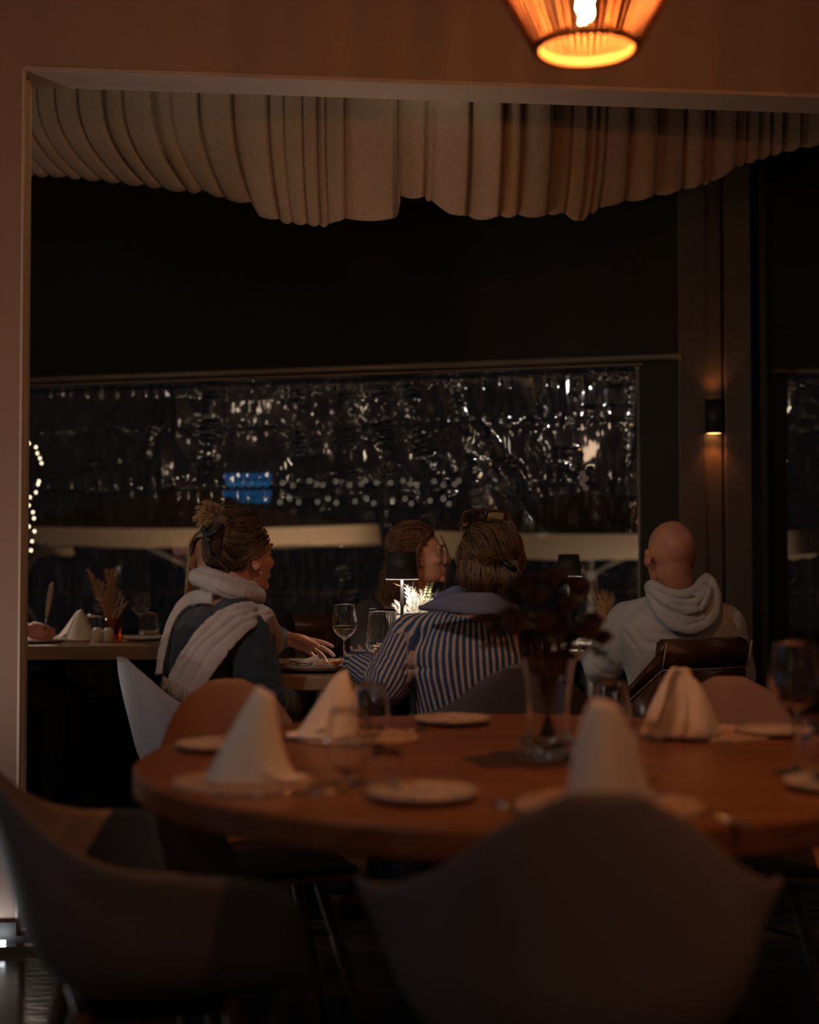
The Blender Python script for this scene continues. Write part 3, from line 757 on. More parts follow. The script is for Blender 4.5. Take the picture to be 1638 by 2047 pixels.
c5.children[0].data = c5.children[0].data.copy(); c5.children[0].data.materials[0] = M_SHELL_SHADE
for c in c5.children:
    if c.name.startswith('shell'): c.data = c.data.copy(); c.data.materials.clear(); c.data.materials.append(M_SHELL_SHADE)

# ------------------------------------------------------------------ round table
TZ = .75
TC = V(.205, 2.60, 0); TR = .695
rt = empty('round_table', TC, 0, 'large round oak table set for dinner in the foreground', 'table')
bm = BM(); lathe(bm, [(0, TZ - .048), (TR - .006, TZ - .048), (TR, TZ - .042), (TR, TZ - .006), (TR - .006, TZ), (0, TZ)], 128)
o = fin('tabletop', bm, M_TABLE, rt, local=True)
md = o.modifiers.new('e', 'EDGE_SPLIT'); md.split_angle = .6
bm = BM(); lathe(bm, [(0, .02), (.055, .02), (.055, TZ - .08), (.09, TZ - .05), (0, TZ - .05)], 32); fin('pedestal', bm, M_BLACKM, rt, local=True)
bm = BM(); lathe(bm, [(0, 0), (.27, 0), (.27, .012), (.05, .035), (0, .035)], 48); fin('base_plate', bm, M_BLACKM, rt, local=True)

# ------------------------------------------------------------------ tableware builders
def plate(loc, r, label, m=None, group=None, rim=.012, name='side_plate'):
    m = m or M_CERAMIC
    bm = BM()
    lathe(bm, [(0, 0), (r * .6, 0), (r * .93, rim * .55), (r, rim), (r * .985, rim + .004), (r * .90, rim * .8), (r * .6, rim * .45), (0, rim * .4)], 56)
    t = fin(name, bm, m); t.location = loc
    tag(t, label, 'plate', group)
    bm = BM()      # raised leaf relief round the plate
    for k in range(16):
        a = 2 * PI * k / 16
        for rr, ln in ((r * .74, .018), (r * .45, .014)):
            c = V(math.cos(a + rr * 9) * rr, math.sin(a + rr * 9) * rr, rim * .62 if rr > r * .6 else rim * .45)
            ball(bm, c, (ln, ln * .36, .0016), Quaternion((0, 0, 1), a + 1.0).to_matrix(), sub=1)
    fin('leaf_relief', bm, mat('plate_relief', (.62, .50, .40), .3), t, local=True)
    return t
def charger(loc, r, label):
    bm = BM()
    lathe(bm, [(0, 0), (r, 0), (r, .004), (0, .005)], 72, mod=lambda a, z, i: 1 + .012 * math.sin(a * 28))
    t = fin('placemat', bm, mat('placemat_lace', (.46, .33, .25), .85, var=.35, vscale=70, bump=.8, bscale=150)); t.location = loc
    tag(t, label, 'placemat')
    bm = BM()
    for k in range(5):
        rr = r * (.22 + .17 * k)
        pts = [(rr * (1 + .02 * math.sin(12 * a)) * math.cos(a), rr * (1 + .02 * math.sin(12 * a)) * math.sin(a), .0055) for a in [2 * PI * q / 48 for q in range(49)]]
        tube(bm, pts, .0022, 5, False)
    fin('woven_ring', bm, mat('placemat_ring', (.55, .40, .30), .9), t, local=True)
    return t
def napkin(loc, h, r, label, lean=(0, 0), rz=0, style=0, m=None):
    N, K = 72, 22
    bm = BM(); rows = []
    for j in range(K):
        v = j / (K - 1); row = []
        for i in range(N + 1):
            a = 2 * PI * 1.12 * i / N + .3                     # the cone wraps over itself
            rad = r * ((1 - v) ** (.92 if style == 0 else .75)) + .004 + (.012 if style else .005) * v
            rad *= 1 + .0007 * i * .3 + .05 * math.sin(2 * a + 1.2 + 2 * v) * (1 - v * .5) + .02 * math.sin(5 * a + 4 * v)
            rad += .0022 * (i / N)
            ex = 1 + .22 * max(0, math.cos(a - .4)) * (1 - v) ** 3 
            z = h * v * (1 - .05 * math.cos(a)) + (.0 if v > .05 else 0)
            row.append(bm.verts.new((rad * ex * math.cos(a) + lean[0] * v ** 1.3, rad * ex * math.sin(a) * .85 + lean[1] * v ** 1.3, max(0.001, z))))
        rows.append(row)
    for A, B in zip(rows[:-1], rows[1:]):
        for i in range(N): bm.faces.new((A[i], A[i + 1], B[i + 1], B[i]))
    # turned-out hem: a pointed flap of cloth lying on the table
    a0 = -.2
    fl = []
    for q in range(9):
        t = q / 8
        row = []
        for w in range(7):
            s_ = w / 6 - .5
            ww = r * .95 * (1 - t) ** .8
            row.append(bm.verts.new((r * .55 + t * r * 1.15, s_ * 2 * ww, .004 + .020 * (1 - t) ** 2 + .004 * math.sin(6 * s_ + 3 * t))))
        fl.append(row)
    for A, B in zip(fl[:-1], fl[1:]):
        for w in range(6): bm.faces.new((A[w], A[w + 1], B[w + 1], B[w]))
    t = fin('napkin', bm, m or M_LINEN); t.location = loc; t.rotation_euler = (0, 0, rz)
    s = t.modifiers.new('s', 'SOLIDIFY'); s.thickness = .0022; s.offset = 1
    return tag(t, label, 'napkin')
def arch_napkin(loc, h, w, label, rz=0):
    """napkin folded over into a loop at the top, its two skirts spread: a draped arch"""
    N, K = 36, 30
    bm = BM(); rows = []
    for j in range(K):
        v = j / (K - 1); row = []
        for i in range(N + 1):
            a = PI * (i / N) * 1.25 - .2
            rx = w * (.56 * (1 - v) ** .8 + .14); ry = .040 * (1 - v) ** .6 + .016
            x = rx * math.cos(a) + .012 * v - .45 * w * (1 - v) * (0) - w * .10 * v
            y = -ry * math.sin(a) + .008 * math.sin(4 * a + 3 * v) * (1 - v)
            z = h * (v ** .9) * (1 - .0 * a) - .018 * max(0, math.cos(a)) * v ** 6
            row.append(bm.verts.new((x, y, max(.001, z))))
        rows.append(row)
    for A, B in zip(rows[:-1], rows[1:]):
        for i in range(N): bm.faces.new((A[i], A[i + 1], B[i + 1], B[i]))
    # rolled loop running from the base to the top in front
    P = cat_rom([(-w * .58, -.045, .004), (-w * .36, -.055, h * .5), (-w * .22, -.04, h * .88), (-w * .06, -.022, h), (w * .08, -.016, h * .93), (w * .10, -.03, h * .6), (w * .04, -.05, h * .25), (-w * .04, -.058, .006)], 26)
    secs = []
    prev = None
    for q, p in enumerate(P):
        ww = .012 + .011 * math.sin(q / 25 * PI)
        secs.append([bm.verts.new(p + V(0, .013 * (k / 5 - .5) * 2, 0) + V(ww * (k / 5 - .5), 0, 0)) for k in range(6)])
    for A, B in zip(secs[:-1], secs[1:]):
        for i in range(5): bm.faces.new((A[i], A[i + 1], B[i + 1], B[i]))
    t = fin('napkin', bm, M_LINEN); t.location = loc; t.rotation_euler = (0, 0, rz)
    s = t.modifiers.new('s', 'SOLIDIFY'); s.thickness = .0024
    return tag(t, label, 'napkin')
def glass(loc, kind, label, name='wine_glass', fill=0.0, h=None, cat='glass', fmat=None):
    if kind == 'wine':
        H = h or .215; k = H / .215
        outer = [(.036, .0), (.036, .0015), (.012, .006), (.0045, .014), (.004, .05), (.004, .088), (.007, .097), (.020, .107), (.036, .125), (.0425, .142), (.041, .160), (.0355, .190), (.0325, .215)]
        th = .0011
        inner = [(r - th, z) for r, z in outer[::-1] if z >= .107] + [(0, .101)]
        bowl = [(.0, .1015), (.0185, .1075), (.0345, .1255), (.0408, .142)]
    elif kind == 'goblet':
        H = h or .12; k = H / .12
        outer = [(.030, 0), (.030, .002), (.010, .006), (.008, .014), (.022, .024), (.036, .042), (.0385, .058), (.036, .080), (.031, .105), (.029, .12)]
        th = .0012
        inner = [(r - th, z) for r, z in outer[::-1] if z >= .024] + [(0, .020)]
        bowl = [(0, .021), (.020, .0245), (.0345, .042), (.0372, .056)]
    elif kind == 'ribbed':
        H = h or .15; k = H / .15
        outer = [(.030, 0), (.030, .003), (.016, .010), (.016, .020), (.028, .040), (.042, .062), (.0415, .075), (.036, .115), (.0325, .15)]
        th = .0016
        inner = [(r - th, z) for r, z in outer[::-1] if z >= .040] + [(0, .034)]
        bowl = [(0, .035), (.026, .041), (.0402, .062)]
    else:
        H = h or .10; k = H / .10
        outer = [(.030, 0), (.036, .012), (.038, .035), (.034, .10)]
        th = .0013
        inner = [(r - th, z) for r, z in outer[::-1] if z >= .012] + [(0, .008)]
        bowl = [(0, .009), (.034, .0125), (.0365, .035)]
    rib = (lambda a, z, i: 1 + .022 * math.sin(30 * a) * (1 if i > 4 and z > .04 else 0)) if kind == 'ribbed' else None
    # smooth the profile
    prof = [(0, 0)] + outer
    sm = []
    P = [Vector((r, 0, z)) for r, z in outer]
    sm = [(p.x, p.z) for p in cat_rom(P, len(P) * 4)]
    inn = [(max(0, p.x), p.z) for p in cat_rom([Vector((r, 0, z)) for r, z in inner], len(inner) * 3)]
    inn[-1] = (0, inn[-1][1])
    allp = [(0, 0)] + sm + inn
    bm = BM(); lathe(bm, [(r * k, z * k) for r, z in allp], 120 if kind == 'ribbed' else 44, mod=rib)
    t = fin(name, bm, M_GLASS); t.location = loc
    tag(t, label, cat)
    if fill:
        zt_ = bowl[-1][1] * k
        bm = BM(); lathe(bm, [(max(0, r - .0002) * k, z * k) for r, z in bowl] + [(0, zt_)], 44); fin('wine' if fmat == M_WINE else 'water', bm, fmat or M_WINE, t, local=True)
    return t
def cutlery(loc, kind, ang, label, L=.19, name=None, tilt=0):
    bm = BM()
    tube(bm, [(0, -L / 2, .003), (0, 0, .004), (0, L * .16, .003)], [.005, .0028, .0022], 8)
    for v in bm.verts: v.co.z = .002 + (v.co.z - .003) * .5
    if kind == 'fork':
        box(bm, (0, L * .22, .003), (.018, .03, .0015))
        for i in range(4): box(bm, (-.0075 + .005 * i, L * .36, .004), (.0022, .045, .0014))
    elif kind == 'knife':
        box(bm, (0, L * .34, .003), (.014, L * .34, .0014))
    else:
        ball(bm, (0, L * .30, .004), (.016, .028, .004), sub=2)
    t = fin(kind, bm, M_STEEL); t.location = loc; t.rotation_euler = (tilt, 0, ang)
    return tag(t, label, kind)

E = .0006
def T(px, py, z=TZ + E): return WZ(px, py, z)
# round table: placemats, plates, napkins, glasses
charger(T(487, 1566), .115, 'round woven placemat under the tall napkin at the left of the round table')
charger(T(712, 1476), .125, 'round woven placemat at the far left of the round table, under the short napkin')
charger(T(1218, 1612), .135, 'round woven placemat behind the rounded chair back at the front of the table')
charger(T(1420, 1468), .13, 'round woven placemat at the far right of the round table')
plate(T(432, 1499), .075, 'patterned side plate at the left rim of the round table, behind the tall napkin')
plate(T(905, 1447), .083, 'patterned side plate on the far edge of the round table below the striped shirt')
plate(T(845, 1598), .083, 'patterned side plate near the front edge of the round table')
plate(T(1545, 1470), .075, 'patterned side plate at the far right of the round table')
plate(T(1665, 1578), .075, 'patterned side plate cut by the right edge of the picture')
napkin(T(492, 1562, TZ + .0075), .142, .056, 'tall linen napkin cone standing at the left of the round table', lean=(.030, 0), rz=0)
napkin(T(664, 1470, TZ + .0075), .122, .056, 'short linen napkin cone at the far left, before the orange flower', lean=(-.022, -.008), rz=PI + .4)
napkin(T(1215, 1622, TZ + .0075), .150, .062, 'linen napkin cone rising behind the rounded chair back', lean=(-.008, 0), rz=.9, style=1)
arch_napkin(T(1362, 1470, TZ + .0075), .135, .115, 'linen napkin folded into a loop in front of the brown leather chair')
glass(T(740, 1492), 'goblet', 'small empty water glass beside the short napkin, the farther of two', 'water_glass')
glass(T(698, 1566), 'goblet', 'small empty water glass right of the tall napkin', 'water_glass', h=.118)
glass(T(772, 1585), 'tumbler', 'low clear tumbler right of the small water glasses', 'tumbler', h=.065)
glass(T(1222, 1486), 'goblet', 'small empty water glass right of the flower carafe', 'water_glass', h=.122)
glass(T(1284, 1590), 'goblet', 'small empty water glass right of the front napkin cone', 'water_glass', h=.11)
glass(T(1592, 1545), 'wine', 'empty stemmed wine glass at the right end of the round table', 'wine_glass', h=.222)
glass(T(1640, 1572), 'goblet', 'small empty water glass at the right edge beside the wine glass', 'water_glass', h=.11)
cutlery(T(560, 1590), 'knife', math.radians(-82), 'steel knife in front of the tall napkin', .20)
cutlery(T(1030, 1625), 'fork', math.radians(18), 'steel fork at the front of the table left of the front napkin', .19)
cutlery(T(1405, 1630), 'knife', math.radians(28), 'steel knife on the front placemat right of the napkin cone', .2)
cutlery(T(800, 1466), 'knife', math.radians(-35), 'dark handled knife beside the far side plate', .18)
cutlery(T(1448, 1470), 'fork', math.radians(-40), 'steel fork on the far right placemat', .18)
cutlery(T(590, 1480), 'fork', math.radians(-75), 'steel fork on the far left placemat', .18)
cutlery(T(1340, 1640), 'spoon', math.radians(10), 'small steel spoon on the front placemat', .15)

# carafe with the dark bouquet
cl = T(1096, 1517)
bm = BM()
def cm_(a, z, i): return 1 + (.10 * math.cos(9 * a) if z < .034 and i < 14 else 0)
ou = [(.030, 0), (.046, .004), (.054, .018), (.050, .032), (.040, .044), (.036, .060), (.038, .10), (.044, .15), (.052, .188)]
sm = [(p.x, p.z) for p in cat_rom([Vector((r, 0, z)) for r, z in ou], 34)]
inn = [(r - .0025, z) for r, z in sm[::-1] if z > .03] + [(.02, .016), (0, .014)]
lathe(bm, [(0, 0)] + sm + inn, 108, mod=cm_)
vase = fin('glass_carafe', bm, M_GLASS); vase.location = cl
tag(vase, 'clear glass carafe with a knobbly foot holding the dark red flowers', 'vase')
M_ROSE = mat('dark_rose', (.040, .0055, .006), .7, var=.5, vscale=50, sheen=.3)
M_STEM = mat('dark_stem', (.012, .018, .008), .6)
bc = W(1094, 1216, cl.y)
rb = random.Random(5)
spots = []
for k in range(22):
    a = k * 2.39996; q = 1.26 * math.sqrt((k + .5) / 22)
    spots.append(V(math.cos(a) * q * .082, math.sin(a) * q * .070, .045 * (1 - q * q) + rb.uniform(-.018, .018) + (-.02 if q > .85 else 0)))
for k, s in enumerate(spots):
    c = bc + s
    r_ = rb.uniform(.019, .026)
    bm = BM()
    ball(bm, c, r_ * .6, sub=1)
    for ringn, (n_, rr, tl) in enumerate(((5, .55, .5), (7, .85, .9), (9, 1.1, 1.25))):
        for j in range(n_):
            a = 2 * PI * j / n_ + ringn * .6 + k
            d = V(math.cos(a), math.sin(a), 0)
            base = c - V(0, 0, r_ * .4)
            rows = []
            for w in range(4):
                t = w / 3
                out = r_ * rr * math.sin(t * tl + .25)
                zz = r_ * (1.5 * t - .55 * t * t * tl)
                wid = r_ * .62 * math.sin((.15 + .75 * t) * PI * .8) * (.8 + .2 * rr)
                tang = V(-d.y, d.x, 0)
                ctr = base + d * out + V(0, 0, zz + rb.uniform(-.001, .001))
                rows.append([bm.verts.new(ctr + tang * wid * q_ - d * abs(q_) * wid * .3) for q_ in (-1, -.4, .4, 1)])
            for A, B in zip(rows[:-1], rows[1:]):
                for i in range(3): bm.faces.new((A[i], A[i + 1], B[i + 1], B[i]))
    t = fin('rose', bm, M_ROSE)
    tag(t, 'dark red rose in the bouquet held by the clear carafe', 'flower', 'dark red roses of the bouquet')
    bm = BM()
    tube(bm, cat_rom([c - V(0, 0, r_ * .4), bc + V(s.x * .5, s.y * .5, -.055), cl + V(s.x * .18, s.y * .18, .14), cl + V(-s.x * .15, -s.y * .15, .04)], 8), .0018, 5)
    fin('stem', bm, M_STEM, t)
    bm = BM()
    for q in range(3):
        a = rb.uniform(0, 6.28); b0 = c + V(math.cos(a) * .01, math.sin(a) * .01, -r_ * .8); e_ = b0 + V(math.cos(a) * .035, math.sin(a) * .035, -.012)
        sd = V(-math.sin(a), math.cos(a), 0) * .009
        v4 = [bm.verts.new(p) for p in (b0, (b0 + e_) / 2 + sd, e_, (b0 + e_) / 2 - sd)]
        bm.faces.new(v4)
    fin('leaf', bm, M_STEM, t)
# gathered dark foliage collar hanging below the blooms
bm = BM()
for k in range(70):
    a = rb.uniform(0, 6.28); q = rb.uniform(.2, 1)
    b0 = bc + V(math.cos(a) * .03, math.sin(a) * .03, -.055); e_ = bc + V(math.cos(a) * .085 * q, math.sin(a) * .075 * q, -.02 - .085 * rb.random() * (1.1 - q))
    sd = V(-math.sin(a), math.cos(a), .2) * .012
    bm.faces.new([bm.verts.new(p) for p in (b0, (b0 + e_) / 2 + sd, e_, (b0 + e_) / 2 - sd)])
for k in range(12):
    a = k * .52
    tube(bm, [cl + V(math.cos(a) * .028, math.sin(a) * .028, .15), bc + V(math.cos(a) * .05, math.sin(a) * .045, -.04)], .004, 5)
t = fin('bouquet_greenery', bm, M_ROSE); tag(t, 'dark leaves hanging under the roses above the carafe mouth', 'foliage', kind='stuff')

# ------------------------------------------------------------------ rope pendant over the round table
PCn = W(1173, 104, 2.55)
pz0 = PCn.z
pd = empty('rope_pendant_lamp', (PCn.x, PCn.y, pz0), 0, 'cone shaped rope pendant lamp glowing orange above the round table', 'lamp')
M_ROPE = mat('rope', (.24, .105, .05), .8, bump=.5, bscale=300)
RB, RT_, HP = .092, .235, .262
ns = 64
bmr = BM(); tube(bmr, [(0, 0, 0), (0, 0, 1)], 1, 6)
for k in range(ns):
    a = 2 * PI * k / ns
    bm = BM()
    j = rb.uniform(-.010, .010)
    tube(bm, [(RB * math.cos(a), RB * math.sin(a), 0), ((RB + RT_) / 2 * math.cos(a + j), (RB + RT_) / 2 * math.sin(a + j), HP / 2), (RT_ * math.cos(a + j), RT_ * math.sin(a + j), HP)], [.0027, .0036, .0046], 5)
    fin('rope_slat', bm, M_ROPE, pd, local=True)
bmr.free()
bm = BM()
for rr, zz, th_ in ((RB, .006, .0065),):
    tube(bm, [(rr * math.cos(a), rr * math.sin(a), zz + .0012 * math.sin(a * 30)) for a in [2 * PI * q / 72 for q in range(73)]], th_, 6, False)
fin('rim_ring', bm, M_ROPE, pd, local=True)
bm = BM(); tube(bm, [(RT_ * math.cos(a), RT_ * math.sin(a), HP) for a in [2 * PI * q / 72 for q in range(73)]], .005, 6, False); fin('top_ring', bm, M_ROPE, pd, local=True)
bm = BM(); lathe(bm, [(RT_, HP), (.12, HP + .06), (.03, HP + .09)], 40); fin('top_cap', bm, mat('pendant_cap', (.05, .02, .01), .8), pd, local=True)
# rope lining inside, pale: seen through the mouth
bm = BM(); lathe(bm, [(RB * .93, .004), (RB * .93, .02)], 60); fin('lining', bm, mat('lining', (.30, .15, .06), .7), pd, local=True)
bm = BM(); tube(bm, [(0, 0, HP + .08), (0, 0, 3.3 - pz0)], .004, 8); fin('cord', bm, M_BLACK, pd, local=True)
bm = BM(); lathe(bm, [(0, .215), (.02, .215), (.02, .275), (0, .275)], 20); tube(bm, [(0, 0, .27), (0, 0, HP + .09)], .006, 6); fin('socket', bm, M_BLACK, pd, local=True)
bm = BM(); lathe(bm, [(0, .035), (.018, .042), (.036, .075), (.04, .11), (.03, .16), (.016, .195), (.016, .215)], 30); bl_ = fin('bulb', bm, M_THIN, pd, local=True)
bm = BM()
for k in range(5):
    a0 = k * 1.2566
    tube(bm, [(.013 * math.cos(a0 + t * .25) + .004 * math.sin(t * 2), .013 * math.sin(a0 + t * .25), .055 + .13 * t / 10) for t in range(11)], .0016, 5)
fin('filament', bm, mat('filament', (1, .6, .2), emit=(1, .50, .16), estr=300), bl_, local=True)
light('pendant_bulb', 'POINT', (PCn.x, PCn.y, pz0 + .135), 31.0, WARM, .014)

# ------------------------------------------------------------------ middle table
BT = empty('dining_table', (0.03, 4.70, 0), math.radians(2), 'light oak dining table in the middle, between the denim jacket and striped shirt women', 'table')
bm = BM(); box(bm, (-.015, .0, TZ - .021), (.88, .78, .042), bev=.004); fin('tabletop', bm, M_TABLE2, BT, local=True, smooth=False)
for sx in (-.28, .25):
    bm = BM(); box(bm, (sx, 0, (TZ - .042) / 2), (.07, .07, TZ - .06)); fin('leg', bm, M_BLACKM, BT, local=True, smooth=False)
    bm = BM(); box(bm, (sx, 0, .01), (.10, .6, .02)); fin('foot', bm, M_BLACKM, BT, local=True, smooth=False)
def B(px, py, z=TZ + E): return WZ(px, py, z)
pl_ = W(634, 1345, 4.52); pl_.z = TZ + E
big = plate(pl_, .148, 'large dark stoneware plate under the reaching hand', mat('dark_stoneware', (.26, .20, .17), .3, var=.2, vscale=30), rim=.020, name='dinner_plate')
# food
fz = TZ + .018
f0 = W(633, 1333, 4.50); 
bm = BM()
for k in range(60):
    a = rb.uniform(0, 6.28); q = rb.uniform(0, .075)
    ball(bm, (f0.x + math.cos(a) * q * 1.1, 4.52 + math.sin(a) * q * .7, fz + rb.uniform(.0, .008)), rb.uniform(.003, .008), sub=1)
o = fin('leftover_grains', bm, mat('grains', (.50, .33, .22), .7, var=.5, vscale=300)); tag(o, 'scattered leftover grains on the dark dinner plate', 'food', kind='stuff')
p = W(622, 1331, 4.54)
bm = BM(); box(bm, (0, 0, .006), (.055, .026, .020), Quaternion((0, 1, 0), -.35).to_matrix(), bev=.003); 
o = fin('cheese_wedge', bm, mat('white_cheese', (.72, .62, .55), .6)); o.location = (p.x, 4.53, fz + .008); tag(o, 'pale wedge of white food on the dark plate under the fingers', 'food')
cutlery(V(W(585, 1336, 4.46).x, 4.44, fz + .003), 'spoon', math.radians(-75), 'steel spoon lying on the left of the dark dinner plate', .15)
cutlery(V(W(640, 1336, 4.44).x, 4.42, fz + .003), 'fork', math.radians(-85), 'steel fork on the dark dinner plate beside the orange flower', .15)
fl = W(674, 1333, 4.40)
fr_ = empty('orange_flower', fl, 0, 'bright orange edible flower lying on the dark plate', 'flower')
M_OR = mat('orange_petal', (1.0, .36, .03), .6, var=.2, vscale=100)
for layer, (n_, ln, up_) in enumerate(((11, .026, .45), (8, .018, .9))):
    for k in range(n_):
        a = 2 * PI * k / n_ + layer * .3; bm = BM()
        d = V(math.cos(a) * 1.3, math.sin(a) * 1.3, up_ * 1.3); sd = V(-math.sin(a), math.cos(a), 0)
        rows = []
        for w in range(5):
            t = w / 4; c = d * ln * t + V(0, 0, .004 - .006 * t * t); ww = .0058 * math.sin(min(1, .25 + t * .8) * PI * .72)
            rows.append([bm.verts.new(c + sd * ww * q + V(0, 0, .0012 * abs(q))) for q in (-1, 0, 1)])
        for A_, B_ in zip(rows[:-1], rows[1:]):
            for i in range(2): bm.faces.new((A_[i], A_[i + 1], B_[i + 1], B_[i]))
        fin('petal', bm, M_OR, fr_, local=True)
bm = BM(); ball(bm, (0, 0, .008), (.006, .006, .005)); fin('flower_heart', bm, mat('heart', (.5, .12, .01), .8), fr_, local=True)
gw = B(689, 1338)
glass(gw, 'wine', 'wine glass half full of white wine on the middle table', fill=1, fmat=M_WINE, h=.212)
glass(V(W(764, 1330, 4.58).x, 4.58, TZ + E), 'ribbed', 'large ribbed water glass beside the black table lamp', 'ribbed_glass', fill=1, fmat=M_WATER, h=.192)
# papers / plates on the bright part of the table
plate(V(W(712, 1342, 4.72).x, 4.72, TZ + E), .09, 'small white plate behind the wine glass', M_WHITE, name='side_plate')
plate(V(W(560, 1345, 4.40).x - .02, 4.45, TZ + .024), .05, 'small dish at the left rim of the dark dinner plate', M_CERAMIC, name='small_dish')

def table_lamp(loc, ztop, zbot, rt_, rb_, label, watt, col):
    t = empty('table_lamp', loc, 0, label, 'lamp')
    z0 = loc[2]
    bm = BM(); lathe(bm, [(0, 0), (.05, 0), (.05, .010), (.045, .014), (0, .014)], 36); fin('lamp_base', bm, M_BLACKM, t, local=True)
    bm = BM(); tube(bm, [(0, 0, .01), (0, 0, ztop - z0 - .02)], .0058, 12); fin('pole', bm, mat('lamp_pole', (.03, .028, .027), .35, .3), t, local=True)
    bm = BM(); lathe(bm, [(rb_, zbot - z0), (rt_, ztop - z0), (0, ztop - z0 + .001), (0, ztop - z0 - .002), (rt_ - .002, ztop - z0 - .003), (rb_ - .002, zbot - z0)], 48, closed=True)
    fin('lamp_shade', bm, mat('black_shade', (.022, .020, .019), .55), t, local=True)
    bm = BM(); lathe(bm, [(rb_ - .004, zbot - z0 + .001), (rb_ - .0005, zbot - z0 - .0015), (rb_ + .0006, zbot - z0 + .0015)], 48); fin('shade_rim', bm, mat('shade_rim', (.7, .66, .6), .4, emit=(1, .85, .7), estr=.6), t, local=True)
    bm = BM(); lathe(bm, [(.0062, zbot - z0 + .03), (rb_ * .6, zbot - z0 + .03), (rb_ * .6, zbot - z0 + .034), (.0062, zbot - z0 + .034)], 32, closed=True); fin('light_disc', bm, mat('led_disc', (1, .9, .8), emit=(1, .86, .68), estr=9), t, local=True)
    light('table_lamp_led', 'SPOT', (loc[0], loc[1] - .008, zbot + .028), watt, col, .03, (loc[0], loc[1] - .0081, 0), spot=2.5, blend=.35)
    light('table_lamp_led', 'SPOT', (loc[0], loc[1] + .02, zbot + .028), watt * .5, col, .03, (loc[0], loc[1] + .0201, 0), spot=2.5, blend=.35)
    return t
Yl = 4.74
lx = W(804, 1300, Yl).x
table_lamp(V(lx, Yl, TZ + E), W(804, 1103, Yl).z, W(804, 1158, Yl).z, .0445, .0545, 'black table lamp with the shade in front of the curly-haired woman', 6.0, (1, .88, .74))

# dried white grasses in a small pot beside the lamp
def spray(root, base, top, n, spread, m, barb=.016, nb=26, rad=.0009, seed=1, name='grass_plume'):
    q = random.Random(seed)
    for k in range(n):
        bm = BM()
        e_ = top + V(q.uniform(-spread, spread), q.uniform(-spread, spread), q.uniform(-spread, spread * .6))
        mid = (base + e_) / 2 + V(q.uniform(-.01, .01), q.uniform(-.01, .01), .01)
        P = cat_rom([base, mid, e_], nb)
        tube(bm, P, rad, 4)
        for j in range(nb // 4, nb):
            d = (P[min(j + 1, nb - 1)] - P[j - 1]).normalized()
            for s in range(3):
                o_ = V(q.uniform(-1, 1), q.uniform(-1, 1), q.uniform(-.3, .3)); o_ = (o_ - d * o_.dot(d)).normalized()
                L = barb * (1 - .6 * abs(2 * j / nb - 1.1)) * q.uniform(.6, 1.2)
                tip = P[j] + d * L * .8 + o_ * L * .7
                tube(bm, [P[j], (P[j] + tip) / 2 + d * L * .12, tip], [rad * .8, rad * .7, rad * .3], 3, False)
        fin(name, bm, m, root)
M_PLW = mat('white_grass', (.74, .69, .62), .8)
M_PLT = mat('tan_grass', (.52, .30, .13), .85)
M_EUC = mat('eucalyptus', (.42, .46, .24), .6)
vz = V(W(838, 1300, 4.80).x, 4.80, TZ + E)
bm = BM(); lathe(bm, [(0, 0), (.026, 0), (.034, .03), (.030, .065), (.024, .08), (.021, .08), (.026, .065), (.029, .03), (0, .006)], 32)
wv = fin('flower_pot', bm, M_WHITE); wv.location = vz; tag(wv, 'small pot of white dried grasses right of the black table lamp', 'vase')
gr = empty('dried_grass_bunch', vz + V(0, 0, .06), 0, 'white dried grasses glowing under the black table lamp', 'dried flowers')
b0 = vz + V(0, 0, .05)
for k, (px_, py_, y_) in enumerate(((812, 1172, 4.82), (820, 1180, 4.79), (828, 1190, 4.81), (845, 1182, 4.83), (838, 1196, 4.8), (818, 1200, 4.8), (808, 1215, 4.82), (826, 1168, 4.85), (850, 1198, 4.80), (835, 1205, 4.78), (860, 1190, 4.84), (790, 1212, 4.76), (796, 1205, 4.8), (786, 1232, 4.74), (874, 1185, 4.83), (822, 1190, 4.76), (830, 1180, 4.84))):
    spray(gr, b0, W(px_, py_, y_), 1, .004, M_PLW, barb=.030, nb=30, rad=.0010, seed=k)
for k, (x_, y_) in enumerate(((868, 1162), (892, 1182), (786, 1165))):
    bm = BM(); tube(bm, cat_rom([b0, W(845, 1200, 4.8), W(x_, y_, 4.82)], 14), .0011, 4); fin('grass_stalk', bm, mat('stalk', (.6, .42, .25), .8), gr)
P = cat_rom([b0, W(852, 1205, 4.80), W(860, 1168, 4.80)], 12)
bm = BM(); tube(bm, P, .0009, 5); est = fin('eucalyptus_stem', bm, M_EUC, gr)
for j in range(4, 12):
    for s in (-1, 1):
        bm = BM(); ball(bm, P[j] + V(s * .0075, -.001, .001), (.0072, .0018, .0052), Quaternion((0, 1, 0), -s * .5).to_matrix(), sub=1)
        fin('leaf', bm, M_EUC, est)
